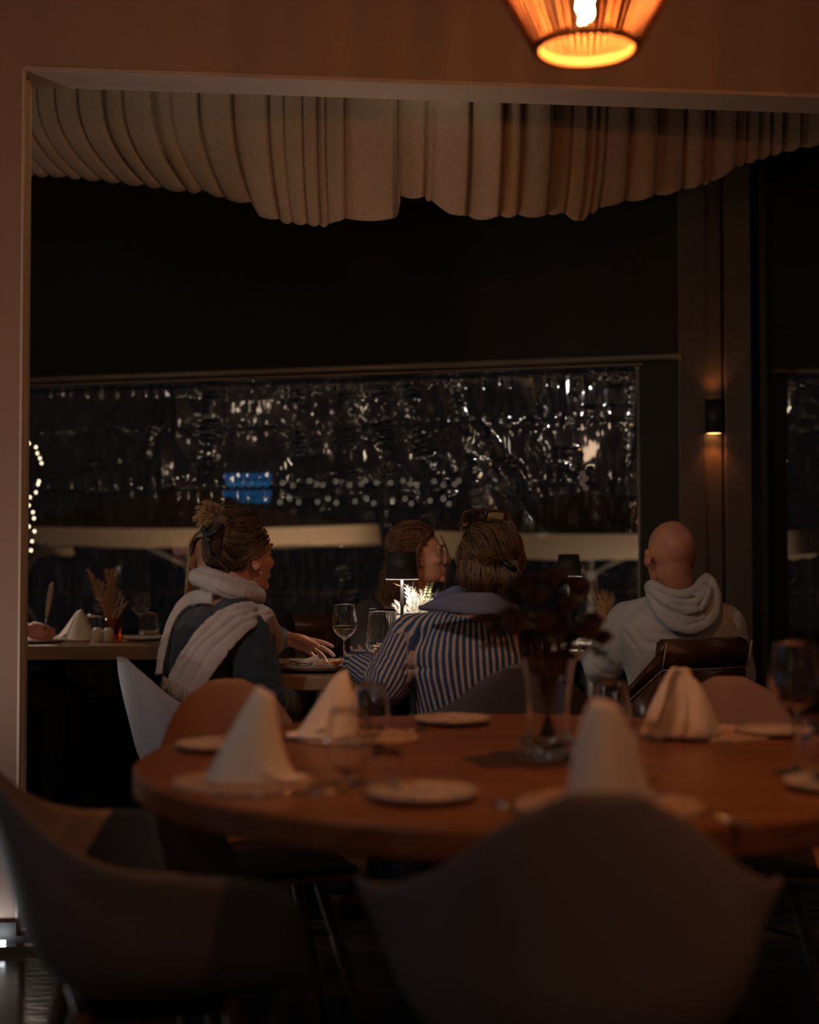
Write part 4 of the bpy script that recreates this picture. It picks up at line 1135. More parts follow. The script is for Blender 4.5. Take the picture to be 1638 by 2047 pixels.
# ------------------------------------------------------------------ right table
RTb = empty('dining_table', (.80, 5.84, 0), 0, 'light oak dining table in front of the bald man', 'table')
bm = BM(); box(bm, (0, 0, TZ - .021), (.86, .78, .042), bev=.004); fin('tabletop', bm, M_TABLE2, RTb, local=True, smooth=False)
for sx in (-.35, .35):
    bm = BM(); box(bm, (sx, 0, (TZ - .042) / 2), (.07, .07, TZ - .06)); fin('leg', bm, M_BLACKM, RTb, local=True, smooth=False)
Yr = 5.95; rx_ = W(1138, 1290, Yr).x
table_lamp(V(rx_, Yr, TZ + E), W(1138, 1108, Yr).z, W(1138, 1153, Yr).z, .043, .0545, 'black table lamp right of the dark red bouquet', 5.0, (1, .80, .58))
bm = BM(); lathe(bm, [(0, 0), (.025, 0), (.030, .05), (.030, .085), (.027, .085), (.027, .05), (0, .006)], 32)
av = fin('flower_pot', bm, M_AMBER); av.location = V(W(1205, 1280, 5.8).x, 5.8, TZ + E); tag(av, 'small glass pot of dried flowers beside the grey hoodie sleeve', 'vase')
g2 = empty('dried_grass_bunch', av.location + V(0, 0, .07), 0, 'tan dried grass plumes beside the grey hoodie sleeve', 'dried flowers')
b0 = av.location + V(0, 0, .06)
for k, (x_, y_) in enumerate(((1165, 1130), (1172, 1140), (1180, 1150), (1190, 1148))):
    spray(g2, b0, W(x_, y_, 5.8), 1, .004, mat('brown_grass', (.40, .25, .15), .85), barb=.018, nb=26, rad=.0012, seed=50 + k)
for k, (x_, y_) in enumerate(((1205, 1180), (1214, 1184), (1222, 1188), (1228, 1194), (1200, 1190))):
    spray(g2, b0, W(x_, y_, 5.8), 1, .004, M_PLT, barb=.026, nb=26, rad=.0012, seed=60 + k)
for k, (x_, y_) in enumerate(((1215, 1235), (1222, 1250), (1208, 1240))):
    spray(g2, b0 - V(0, 0, .03), W(x_, y_, 5.78), 1, .004, M_PLW, barb=.016, nb=20, rad=.0012, seed=70 + k)
plate(V(W(1175, 1290, 5.62).x, 5.66, TZ + E), .10, 'white plate on the table in front of the bald man', M_WHITE)
napkin(V(W(1180, 1288, 5.72).x, 5.80, TZ + .002), .055, .05, 'crumpled white napkin under the lamp right of the bouquet', lean=(.01, 0), rz=.5, style=1)
cutlery(V(W(1195, 1292, 5.55).x, 5.53, TZ + .002), 'fork', math.radians(75), 'steel fork by the white plate in front of the bald man', .17)
glass(V(W(1218, 1280, 5.9).x, 5.92, TZ + E), 'goblet', 'small glass beside the dried flowers by the hoodie sleeve', 'water_glass', h=.10)
# ------------------------------------------------------------------ left table
LT = empty('dining_table', (-1.21, 6.18, 0), 0, 'light oak dining table at the far left by the window', 'table')
bm = BM(); box(bm, (.0, 0, TZ - .029), (.96, .80, .058), bev=.004); fin('tabletop', bm, M_TABLE2, LT, local=True, smooth=False)
for sx in (-.32, .32):
    bm = BM(); box(bm, (sx, 0, (TZ - .058) / 2), (.07, .07, TZ - .07)); fin('leg', bm, M_BLACKM, LT, local=True, smooth=False)
    bm = BM(); box(bm, (sx, 0, .01), (.1, .6, .02)); fin('foot', bm, M_BLACKM, LT, local=True, smooth=False)
def L(px, Y, z=TZ + E): p = W(px, 1275, Y); p.z = z; return p
plate(L(72, 5.98), .13, 'pale plate beneath the fist at the left edge', M_CERAMIC, name='dinner_plate')
bm = BM(); box(bm, (0, 0, .006), (.15, .11, .012), bev=.002); o = fin('wooden_board', bm, M_TABLE2); o.location = L(140, 6.00); tag(o, 'small wooden board between the fist and the shakers', 'board')
bm = BM(); box(bm, (0, 0, .002), (.11, .07, .004), bev=.001); o = fin('coaster', bm, mat('cork', (.30, .17, .08), .9)); o.location = L(148, 5.85); tag(o, 'thin brown coaster at the front edge of the far left table', 'coaster')
napkin(L(157, 6.22), .122, .072, 'white napkin cone on the far left table beside the knife', lean=(.0, 0), rz=PI)
def shaker(px, Y, label):
    bm = BM(); lathe(bm, [(0, 0), (.018, 0), (.0225, .004), (.0225, .045), (.019, .056), (.010, .061), (0, .062)], 28)
    o = fin('shaker', bm, M_WHITE); o.location = L(px, Y); tag(o, label, 'shaker')
    bm = BM()
    for k in range(3): ball(bm, (.005 * math.cos(k * 2.1), .005 * math.sin(k * 2.1), .0615), .0014, sub=1)
    fin('shaker_holes', bm, M_BLACK, o, local=True)
shaker(195, 5.99, 'white ceramic shaker, the left of the pair')
shaker(217, 5.99, 'white ceramic shaker, the right of the pair beside the amber jar')
glass(L(189, 6.25), 'tumbler', 'clear tumbler behind the pair of shakers', 'tumbler', h=.108)
glass(L(281, 6.28), 'wine', 'tall empty wine glass left of the denim jacket', h=.212)
glass(L(200, 6.5), 'wine', 'empty wine glass behind the plumes on the far left table', h=.212)
glass(L(298, 6.36), 'tumbler', 'clear tumbler behind the tall wine glass on the far left table', 'tumbler', h=.12)
plate(L(285, 6.10), .085, 'pale side plate below the tall wine glass', M_CERAMIC)
vb = L(227, 6.05)
bm = BM(); lathe(bm, [(0, 0), (.036, 0), (.0385, .004), (.0385, .098), (.036, .098), (.036, .008), (0, .006)], 36)
vv = fin('amber_jar', bm, M_AMBER); vv.location = vb; tag(vv, 'amber glass jar holding the tan plumes on the far left table', 'vase')
g3 = empty('dried_grass_bunch', vb + V(0, 0, .09), 0, 'tan pampas plumes in the amber jar on the far left table', 'dried flowers')
for k, (x_, y_) in enumerate(((178, 1142), (185, 1150), (212, 1140), (220, 1142), (230, 1140), (222, 1150), (205, 1165), (198, 1160), (232, 1150))):
    spray(g3, vb + V(0, 0, .03), W(x_, y_, 6.05), 1, .004, M_PLT, barb=.034, nb=34, rad=.0014, seed=90 + k)
for k, (x_, y_) in enumerate(((240, 1185), (252, 1205), (246, 1195), (238, 1215))):
    spray(g3, vb + V(0, 0, .06), W(x_, y_, 6.02), 1, .004, mat('cream_flower', (.72, .62, .50), .8), barb=.018, nb=22, rad=.0014, seed=110 + k)

# ------------------------------------------------------------------ leather chairs
M_LEA = mat('brown_leather', (.075, .030, .018), .33, bump=.35, bscale=90, var=.25, vscale=20)
M_STITCH = mat('pale_stitching', (.42, .30, .2), .7)
def slab(name, quad, th, m, parent, bev=.008, sub=0):
    """four-cornered padded panel: corners given, thickness along its normal"""
    q = [Vector(p) for p in quad]
    n = (q[1] - q[0]).cross(q[3] - q[0]).normalized()
    bm = BM()
    a = [bm.verts.new(p) for p in q]; b = [bm.verts.new(p + n * th) for p in q]
    bm.faces.new(a); bm.faces.new(b[::-1])
    for i in range(4): bm.faces.new((a[i], b[i], b[(i + 1) % 4], a[(i + 1) % 4]))
    bmesh.ops.recalc_face_normals(bm, faces=bm.faces[:])
    bmesh.ops.bevel(bm, geom=bm.edges[:], offset=bev, segments=3, affect='EDGES')
    return fin(name, bm, m, parent, smooth=True)
def leather_chair(loc, rz, label, w=.50, top=.80, wing=.26):
    """angular tub chair facing +Y; its back is towards -Y"""
    t = empty('leather_chair', loc, rz, label, 'chair')
    M_ = Matrix.Translation(loc) @ Matrix.Rotation(rz, 4, 'Z')
    g = lambda x, y, z: M_ @ V(x, y, z)
    h = w / 2
    zs = top - .085
    yb = -.25
    slab('back_panel', [g(-h, yb, .42), g(h, yb, .42), g(h, yb - .05, zs), g(-h, yb - .05, zs)], -.05, M_LEA, t)
    slab('back_panel', [g(-h, yb - .05, zs), g(h, yb - .05, zs), g(h, yb - .07, top), g(-h, yb - .07, top)], -.055, M_LEA, t, .01)
    for s in (-1, 1):
        q = [g(s * h, yb, .42), g(s * h, yb - .05, zs), g(s * (h + .05), yb + wing, zs - .13), g(s * (h + .03), yb + wing, .42)]
        if s < 0: q = q[::-1]
        slab('side_panel', q, .035, M_LEA, t)
        q = [g(s * h, yb - .05, zs), g(s * h, yb - .07, top), g(s * (h + .06), yb + wing, zs - .045 - .35 * max(0, .25 - wing)), g(s * (h + .05), yb + wing, zs - .13)]
        if s < 0: q = q[::-1]
        slab('side_panel', q, .035, M_LEA, t)
        bm = BM(); tube(bm, [g(s * h, yb - .052, zs), g(s * h, yb - .073, top)], .0032, 6)
        tube(bm, [g(s * h, yb - .053, zs + .002), g(s * (h + .053), yb + wing, zs - .13)], .0016, 5)
        fin('stitching', bm, M_STITCH, t)
        for yy in (-.18, .18):
            bm = BM(); tube(bm, [g(s * .2, yy, .40), g(s * .22, yy * 1.15, 0)], [.014, .009], 8); fin('leg', bm, M_BLACK, t)
    bm = BM(); tube(bm, [g(-h, yb - .054, zs), g(0, yb - .056, zs - .003), g(h, yb - .054, zs)], .0018, 6); fin('stitching', bm, M_STITCH, t)
    bm = BM(); box(bm, (0, 0, 0), (.50, .50, .085), bev=.025, seg=4)
    bmesh.ops.transform(bm, matrix=M_ @ Matrix.Translation((0, .01, .42)), verts=bm.verts[:]); fin('seat', bm, M_LEA, t)
    return t
leather_chair(V(.805, 4.80, 0), math.radians(27), 'angular brown leather chair with pale stitching under the bald man', w=.34, top=.842, wing=.10)
leather_chair(V(-.54, 5.66, 0), math.radians(168), 'brown leather chair behind the reaching hand', w=.36, top=.86, wing=.3)
leather_chair(V(.05, 5.60, 0), math.radians(188), 'brown leather chair under the curly-haired woman', w=.36, top=.80, wing=.3)
leather_chair(V(-1.98, 6.10, 0), math.radians(-90), 'brown leather chair at the far left table behind the wall edge', w=.4, top=.8, wing=.3)
# ------------------------------------------------------------------ people
def head_matrix(c, yaw, pitch=0.0, roll=0.0, s=1.0):
    return Matrix.Translation(c) @ Matrix.Rotation(-yaw, 4, 'Z') @ Matrix.Rotation(-pitch, 4, 'X') @ Matrix.Rotation(roll, 4, 'Y') @ Matrix.Scale(s, 4)
def merge(dst, src, M_):
    me = bpy.data.meshes.new('t'); src.to_mesh(me); src.free()
    me.transform(M_); dst.from_mesh(me); bpy.data.meshes.remove(me)
def head_prims(bm, M_):
    h = BM()
    ball(h, (0, -.014, .030), (.074, .094, .088), sub=3)
    ball(h, (0, .030, -.018), (.061, .058, .086), sub=3)
    ball(h, (0, .028, -.062), (.052, .052, .046), sub=3)
    ball(h, (0, .074, -.094), (.020, .016, .016))
    ball(h, (0, .078, .028), (.046, .014, .012))
    capsule(h, (0, .086, .012), .0075, (0, .106, -.026), .0095)
    ball(h, (-.010, .094, -.030), (.009, .010, .008)); ball(h, (.010, .094, -.030), (.009, .010, .008))
    ball(h, (0, .086, -.058), (.021, .010, .0065)); ball(h, (0, .085, -.067), (.018, .010, .006))
    for s in (-1, 1):
        ball(h, (s * .045, .052, -.022), (.022, .025, .020))
        rot = Matrix.Rotation(s * -.35, 3, 'Z') @ Matrix.Rotation(-.2, 3, 'X')
        ball(h, (s * .083, -.010, -.006), (.0075, .018, .031), rot, sub=3)
        ball(h, (s * .086, -.018, .010), (.0080, .010, .015), rot)
        ball(h, (s * .076, .002, -.032), (.006, .008, .009), rot)
    merge(bm, h, M_)
def hand_prims(bm, w, d, t, curl=.5, spread=.10, sc=1.0, thumb=(.75, .55, -.15), left=False):
    d = Vector(d).normalized(); t = Vector(t); t = (t - d * t.dot(d)).normalized(); n = (t.cross(d) if left else d.cross(t)).normalized()
    # n must point out of the back of the hand; palm on -n
    q = lambda a, b, c: Vector(w) + (d * a + t * b + n * c) * sc
    rot = Matrix((d, t, n)).transposed()
    capsule(bm, q(-.03, 0, 0), .024 * sc, q(.01, 0, 0), .025 * sc)
    ball(bm, q(.045, .002, 0), (.052 * sc, .040 * sc, .0145 * sc), rot, sub=3)
    ball(bm, q(.032, .026, -.006), (.030 * sc, .016 * sc, .014 * sc), rot)
    fing = ((.088, .029, .070, .0088), (.092, .010, .078, .0090), (.088, -.010, .072, .0086), (.080, -.028, .056, .0078))
    for i, (a, b, L_, r_) in enumerate(fing):
        base = q(a - .012, b, 0)
        dd = (d + t * (spread * (1.5 - i) * .7)).normalized()
        c_ = curl if not isinstance(curl, (list, tuple)) else curl[i]
        p = base; ang = c_ * .35; r0 = r_ * sc
        for k, fr_ in enumerate((.46, .30, .24)):
            dv = (dd * math.cos(ang) - n * math.sin(ang)).normalized()
            p2 = p + dv * L_ * fr_ * sc * 1.12
            capsule(bm, p, r0, p2, r0 * .90)
            p = p2; r0 *= .90; ang += c_ * .75
    td = (d * thumb[0] + t * thumb[1] + n * thumb[2]).normalized(); td2 = (td + d * .35).normalized()
    p = q(.022, .028, -.004); p1 = p + td * .042 * sc; p2 = p1 + td2 * .032 * sc; p3 = p2 + td2 * .012 * sc
    capsule(bm, p, .0135 * sc, p1, .0110 * sc); capsule(bm, p1, .0110 * sc, p2, .0098 * sc); capsule(bm, p2, .0098 * sc, p3, .0085 * sc)
TORSO = ((0, .165, .125, 0), (.2, .150, .115, 0), (.45, .150, .110, 0), (.70, .172, .118, 0), (.84, .178, .108, 0), (.93, .135, .085, 0), (1.0, .070, .062, .01), (1.08, .055, .052, .02))
def torso_prims(bm, P, N, a, kw=1.0, kd=1.0, add=0.0, t0=0.0, t1=1.1, table=TORSO):
    P, N = Vector(P), Vector(N); U = V(math.cos(a), -math.sin(a), 0); up = (N - P).normalized(); Fw = up.cross(U).normalized()
    Fw = Fw if Fw.dot(V(math.sin(a), math.cos(a), 0)) > 0 else -Fw
    secs = [(P.lerp(N, t) + Fw * off, U * (hw * kw + add), Fw * (hd * kd + add)) for t, hw, hd, off in table if t0 <= t <= t1]
    loft(bm, secs, 36, .9)
def make_body(root_name, label, M_, P, N, a, arms, hands, legs=True, kw=1.0, kd=1.0, voxel=.0062, skinm=None, neck=None, table=TORSO):
    bm = BM()
    head_prims(bm, M_)
    torso_prims(bm, P, N, a, kw, kd, table=table)
    hc = M_ @ V(0, -.022, -.045)
    nr = neck or .056
    chain(bm, [(hc, nr * .98), ((hc + N) / 2, nr), (Vector(N) + V(0, 0, -.03), nr * 1.15)])
    if neck: 
        hc2 = M_ @ V(0, -.045, -.02); capsule(bm, hc2, nr * .9, Vector(N) + V(0, -.01, -.03), nr * 1.1)
    for S_, E_, W_ in arms:
        chain(bm, [(S_, .056), (Vector(S_).lerp(E_, .5), .048), (E_, .040)]); chain(bm, [(E_, .041), (Vector(E_).lerp(W_, .35), .038), (W_, .026)])
    for h in hands: hand_prims(bm, *h[:3], **h[3])
    f = V(math.sin(a), math.cos(a), 0); U = V(math.cos(a), -math.sin(a), 0)
    if legs:
        for s in (-1, 1):
            hp = Vector(P) + U * s * .09 + f * .03 + V(0, 0, .02); kn = V(hp.x, hp.y, .50) + f * .36 + U * s * .03; an = V(kn.x, kn.y, .09) - f * .02
            chain(bm, [(hp, .085), (kn, .060)]); chain(bm, [(kn, .056), (an, .036)])
            capsule(bm, an - V(0, 0, .045), .036, an + f * .15 - V(0, 0, .06), .026)
    me = remesh(bm, voxel, 3, .5)
    co, no = coords(me)
    Mi = np.array(M_.inverted())
    lc = co @ Mi[:3, :3].T + Mi[:3, 3]
    rot = np.array(M_.to_3x3())
    dy = np.zeros(len(co))
    frt = (lc[:, 1] > .045)
    for s in (-1, 1):
        dy -= .0100 * np.exp(-(((lc[:, 0] - s * .031) / .017) ** 2 + ((lc[:, 2] - .011) / .012) ** 2)) * frt
        e = np.exp(-(((lc[:, 1] + .004) / .008) ** 2 + ((lc[:, 2] + .004) / .014) ** 2)) * (s * lc[:, 0] > .079)
        co += (rot @ np.array([-s * .0045, 0, 0]))[None, :] * e[:, None]
    dy -= .002 * np.exp(-((lc[:, 0] / .02) ** 2 + ((lc[:, 2] + .0625) / .002) ** 2)) * frt
    co += (rot @ np.array([0, 1, 0]))[None, :] * dy[:, None]
    setco(me, co)
    o = link('person', me, skinm or M_SKIN)
    tag(o, label, 'person')
    for s in (-1, 1):
        b = BM(); ball(b, M_ @ V(s * .031, .0715, .010), .0098, sub=2); fin('eye', b, mat('eye_white', (.38, .33, .30), .3), o)
        b = BM(); ball(b, M_ @ V(s * .031, .0792, .010), (.0052, .0030, .0052), M_.to_3x3().normalized(), sub=2); fin('iris', b, mat('iris', (.03, .018, .012), .2), o)
        b = BM(); tube(b, [M_ @ V(s * (.014 + .011 * k), .0955 - .0042 * k ** 1.5, .031 + .003 * math.sin(k * .9)) for k in range(4)], [.0016, .0028, .0024, .001], 6); fin('eyebrow', b, mat('brow_hair', (.05, .025, .015), .8), o)
        b = BM(); tube(b, [M_ @ V(s * (.020 + .0055 * k), .0835 - .0015 * (k - 1.5) ** 2, .0165 - .0012 * (k - 2) ** 2) for k in range(5)], .0013, 5); fin('eyelash', b, mat('brow_hair'), o)
    b = BM(); ball(b, M_ @ V(0, .0885, -.0595), (.020, .0085, .0045), M_.to_3x3().normalized(), sub=3); ball(b, M_ @ V(0, .0875, -.067), (.017, .0085, .0048), M_.to_3x3().normalized(), sub=3)
    fin('lips', b, mat('lips', (.46, .20, .15), .5), o)
    return o
def hair_mat(name, c1, c2):
    m = bpy.data.materials.new(name); m.use_nodes = True
    nt = m.node_tree; b = nt.nodes['Principled BSDF']; b.inputs['Roughness'].default_value = .42; b.inputs['Specular IOR Level'].default_value = .35
    at = nt.nodes.new('ShaderNodeAttribute'); at.attribute_name = 'tone'
    mx = nt.nodes.new('ShaderNodeMixRGB'); mx.inputs[1].default_value = (*c1, 1); mx.inputs[2].default_value = (*c2, 1)
    nt.links.new(at.outputs['Fac'], mx.inputs[0]); nt.links.new(mx.outputs[0], b.inputs['Base Color'])
    return m
def strands(name, lines, rad, m, parent, seed=0, seg=3):
    q = random.Random(seed)
    vs, fs, tone = [], [], []
    for L_ in lines:
        n = len(L_); tv = q.random()
        base = len(vs)
        for i, p in enumerate(L_):
            t = (L_[min(i + 1, n - 1)] - L_[max(i - 1, 0)])
            t = t.normalized() if t.length > 1e-9 else V(0, 0, 1)
            u = t.orthogonal().normalized() if i == 0 else (u - t * u.dot(t)).normalized()
            v = t.cross(u); r_ = rad * (1 - .75 * (i / (n - 1)) ** 3)
            for k in range(seg):
                a = 2 * PI * k / seg; vs.append(tuple(p + (u * math.cos(a) + v * math.sin(a)) * r_)); tone.append(tv)
        for i in range(n - 1):
            for k in range(seg):
                k2 = (k + 1) % seg; b0 = base + i * seg
                fs.append((b0 + k, b0 + k2, b0 + seg + k2, b0 + seg + k))
    me = bpy.data.meshes.new(name); me.from_pydata(vs, [], fs)
    at = me.attributes.new('tone', 'FLOAT', 'POINT'); at.data.foreach_set('value', tone)
    return link(name, me, m, parent)
def skull(M_, d, lift=0.0):
    """point on the scalp ellipsoid in direction d (local)"""
    d = d.normalized(); r = V(.077, .097, .091)
    k = 1 / math.sqrt((d.x / r.x) ** 2 + (d.y / r.y) ** 2 + (d.z / r.z) ** 2)
    return M_ @ (V(0, -.014, .028) + d * (k + lift))
def cap(M_, keep, lift, m, parent, name='hair', streak=18):
    bm = BM(); bmesh.ops.create_icosphere(bm, subdivisions=5, radius=1)
    for v in list(bm.verts):
        if not keep(v.co.normalized()): bm.verts.remove(v)
    for v in bm.verts:
        d = v.co.normalized(); nz = noise.noise(d * streak * .35) 
        v.co = skull(M_, d, lift + .004 * nz + .0015 * math.sin(streak * 2 * math.atan2(d.x, d.z + 1.5)))
    o = fin(name, bm, m, parent)
    return o
def over(M_, d0, d1, n, lift0, lift1, bulge=.0, jit=.003, q=None):
    """strand over the scalp from direction d0 to d1"""
    d0, d1 = d0.normalized(), d1.normalized(); ang = d0.angle(d1); out = []
    j = V(*(q.uniform(-jit, jit) for _ in range(3)))
    for i in range(n):
        t = i / (n - 1)
        if ang < 1e-4: d = d0
        else: d = (d0 * math.sin((1 - t) * ang) + d1 * math.sin(t * ang)) / math.sin(ang)
        out.append(skull(M_, d, lift0 + (lift1 - lift0) * t + bulge * math.sin(t * PI)) + j * t)
    return out
def cloth_part(name, build, voxel, m, parent, smooth=8, folds=(), namp=.003, nscale=14, stretch=(1, 1, .4), stripe=None):
    bm = BM(); build(bm); me = remesh(bm, voxel, smooth, .6)
    wrinkle(me, folds, namp, nscale, stretch)
    if stripe:
        co, no = coords(me)
        at = me.attributes.new('stripe', 'FLOAT', 'POINT'); at.data.foreach_set('value', stripe(co).astype(np.float32))
    return link(name, me, m, parent)
def ribbon(bm, pts, widths, th, face):
    """flat cloth band: centre line, half widths, thickness, and the direction its face looks"""
    P = cat_rom(pts, 34); n = len(P); secs = []
    for i, p in enumerate(P):
        t = (P[min(i + 1, n - 1)] - P[max(i - 1, 0)]).normalized()
        f = Vector(face if not callable(face) else face(i / (n - 1))); f = (f - t * f.dot(t)).normalized(); u = t.cross(f)
        w = float(np.interp(i / (n - 1), np.linspace(0, 1, len(widths)), widths))
        secs.append((p, u * w, f * th))
    loft(bm, secs, 24, 1.0)
def trousers(parent, P, a, m, voxel=.011):
    f = V(math.sin(a), math.cos(a), 0); U = V(math.cos(a), -math.sin(a), 0)
    def b(bm):
        for s in (-1, 1):
            hp = Vector(P) + U * s * .09 + f * .03 + V(0, 0, .02); kn = V(hp.x, hp.y, .50) + f * .36 + U * s * .03; an = V(kn.x, kn.y, .12) - f * .02
            chain(bm, [(hp, .100), (kn, .074)]); chain(bm, [(kn, .070), (an, .056)])
        ball(bm, Vector(P) + V(0, 0, .0), (.17, .14, .10))
    o = cloth_part('trousers', b, voxel, m, parent, 4, namp=.003)
    for s in (-1, 1):
        bm = BM()
        hp = Vector(P) + U * s * .09 + f * .03; kn = V(hp.x, hp.y, .50) + f * .36 + U * s * .03; an = V(kn.x, kn.y, .0) - f * .02
        capsule(bm, an + V(0, 0, .048), .047, an + f * .16 + V(0, 0, .036), .034)
        link('shoe', remesh(bm, .008, 4), M_BLACKM, parent)
    return o
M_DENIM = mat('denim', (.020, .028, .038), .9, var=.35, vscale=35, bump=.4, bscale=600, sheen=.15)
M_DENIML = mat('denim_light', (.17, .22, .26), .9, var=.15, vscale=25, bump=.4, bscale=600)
M_TROU = mat('dark_trousers', (.012, .013, .018), .9)
hu = lambda *a: V(*a).normalized()

# ---- woman in denim jacket, back to us, left
aA = math.radians(47)
MA = head_matrix(W(487, 1113, 4.25), aA, math.radians(-4), math.radians(3), .99)
bA = math.radians(46)
PA = W(430, 1478, 4.22); PA.z = .535; NA = W(447, 1208, 4.22)
RS = W(490, 1262, 4.09); RE = W(530, 1400, 4.05); RW = W(575, 1408, 4.28)
LS = W(378, 1255, 4.40); LE = W(462, 1312, 4.70); LW = W(574, 1277, 4.62)
pA = make_body('p', 'woman with pinned-up hair in a denim jacket and pale scarf, seen from behind', MA, PA, NA, bA, [(RS, RE, RW), (LS, LE, LW)],
               [(LW, V(.93, .02, -.27), V(.15, -.72, .62), dict(curl=(.22, .34, .50, .70), spread=.26, sc=1.0, thumb=(.93, .22, -.30), left=True))], voxel=.0042, kw=.95, neck=.050)
M_HVOL = mat('hair_mass', (.045, .024, .012), .85, var=.4, vscale=60, stretch=(3, 3, .5), bump=.6, bscale=160)
M_HVOLR = mat('hair_mass_auburn', (.085, .036, .017), .85, var=.5, vscale=60, stretch=(3, 3, .5), bump=.6, bscale=160)
HM1 = hair_mat('hair_brown_blond', (.032, .017, .009), (.17, .095, .048))
def keepA(d): return not (d.y > .50 and d.z < .62) and not (d.z < -.02 and d.y > .02) and not (abs(d.x) > .55 and d.z < .10 and d.y > -.25) and d.z > -.72
cap(MA, keepA, .005, M_HVOL, pA)
q = random.Random(1)
bun_d = hu(.05, -.86, .42)
lines = []
for k in range(900):
    z = q.uniform(-.75, .98); th = q.uniform(0, 2 * PI); r_ = math.sqrt(1 - z * z); d = V(r_ * math.cos(th), r_ * math.sin(th), z)
    if not keepA(d): continue
    lines.append(over(MA, d, bun_d + V(q.uniform(-.12, .12), q.uniform(-.1, .1), q.uniform(-.3, .15)), 12, .007, .020, .006 + q.random() * .004, .002, q))
for k in range(46):          # sweep over the ear from the temple
    lines.append(over(MA, hu(.62 + q.uniform(-.15, .1), .52, .34 + q.uniform(-.25, .3)), hu(.62, -.55, -.05 + q.uniform(-.5, .4)), 12, .010, .012, .010, .002, q))
for k in range(45):          # flyaways
    d = hu(q.uniform(-.6, .6), q.uniform(-.3, .7), 1)
    lines.append(over(MA, d, hu(d.x, d.y - .8, d.z - .2), 9, .008, .030 * q.random() + .01, .012, .010, q))
strands('hair_strands', lines, .0013, HM1, pA, 2)
# twisted knot and its loose tuft
HM1b = hair_mat('hair_tips', (.20, .11, .05), (.52, .33, .17))
bm = BM(); tube(bm, cat_rom([W(442, 1118, 4.16), W(430, 1095, 4.14), W(434, 1065, 4.14), W(444, 1040, 4.16), W(450, 1028, 4.18)], 14), [.014, .018, .022, .024, .025, .025, .025, .024, .023, .022, .020, .018, .015, .010], 14)
link('hair_knot', remesh(bm, .004, 6), M_HVOL, pA)
lines = []
for k in range(260):
    t = q.random(); a0 = q.uniform(0, 6.28)
    c0 = W(440 + 10 * q.random(), 1040 + 50 * t, 4.15)
    pts = []
    for i in range(9):
        u = i / 8; pts.append(c0 + V(math.cos(a0 + u * 3) * (.024 + .003 * q.random()), -abs(math.sin(a0 + u * 3)) * .02, .035 * (u - .3)))
    lines.append(pts)
strands('hair_strands', lines, .0013, HM1, pA, 5)
lines = []
for k in range(150):
    p0 = W(440 + q.uniform(-8, 8), 1042 + q.uniform(-10, 10), 4.16)
    ex, ey = q.choice(((398, 1018), (405, 1008), (412, 1003), (425, 1008), (395, 1035), (402, 1048), (440, 1012)))
    e_ = W(ex + q.uniform(-8, 8), ey + q.uniform(-7, 7), 4.13 + q.uniform(-.03, .03))
    m_ = (p0 + e_) / 2 + V(q.uniform(-.006, .004), 0, .012 + q.uniform(-.004, .01))
    lines.append(cat_rom([p0, m_, e_, e_ + V(q.uniform(-.005, .01), 0, -.012 * q.random())], 10))
strands('hair_tuft', lines, .0011, HM1b, pA, 6)
bm = BM()
for px_, py_ in ((410, 1064), (414, 1072), (421, 1078), (408, 1058)):
    ball(bm, W(px_, py_, 4.118), (.012, .010, .010))
tube(bm, cat_rom([W(406, 1058, 4.12), W(418, 1068, 4.10), W(432, 1062, 4.10), W(446, 1048, 4.12)], 12), .0075, 8)
tube(bm, cat_rom([W(412, 1075, 4.12), W(420, 1100, 4.10), W(428, 1112, 4.12)], 8), .007, 8)
link('hair_clip', remesh(bm, .003, 3), mat('black_scrunchie', (.006, .006, .007), .5), pA)
bm = BM(); ball(bm, MA @ V(.083, .002, -.045), .0045); fin('earring', bm, M_STEEL, pA)
# denim jacket
def bjA(bm):
    torso_prims(bm, PA - V(0, 0, .02), NA - V(0, 0, .005), bA, 1.0, 1.02, .014, t1=1.02)
    chain(bm, [(RS, .074), (RS.lerp(RE, .5), .070), (RE, .064)]); chain(bm, [(RE, .062), (RW, .045)])
    capsule(bm, RS, .074, NA.lerp(RS, .4), .06)
    chain(bm, [(LS, .070), (LS.lerp(LE, .5), .062), (LE, .058)]); chain(bm, [(LE, .056), (LW - V(.035, 0, 0), .042)])
jf = [([(500, 1250), (470, 1290), (448, 1340)], 5, .004), ([(548, 1375), (520, 1395), (490, 1400)], 5, -.006), ([(552, 1365), (535, 1350), (520, 1350)], 5, .005), ([(540, 1300), (520, 1320)], 5, .004),
      ([(330, 1232), (370, 1240), (420, 1243)], 3, -.004), ([(340, 1300), (350, 1360)], 5, .004)]
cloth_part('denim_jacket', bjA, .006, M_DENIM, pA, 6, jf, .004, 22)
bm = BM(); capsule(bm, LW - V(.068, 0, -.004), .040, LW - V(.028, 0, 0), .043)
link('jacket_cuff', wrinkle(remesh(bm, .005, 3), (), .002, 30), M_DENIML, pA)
# pale grey-blue back yoke of the jacket
def yk(bm):
    torso_prims(bm, PA - V(0, 0, .0), NA - V(0, 0, .002), bA, 1.0, 1.02, .019, t0=.4, t1=1.02)
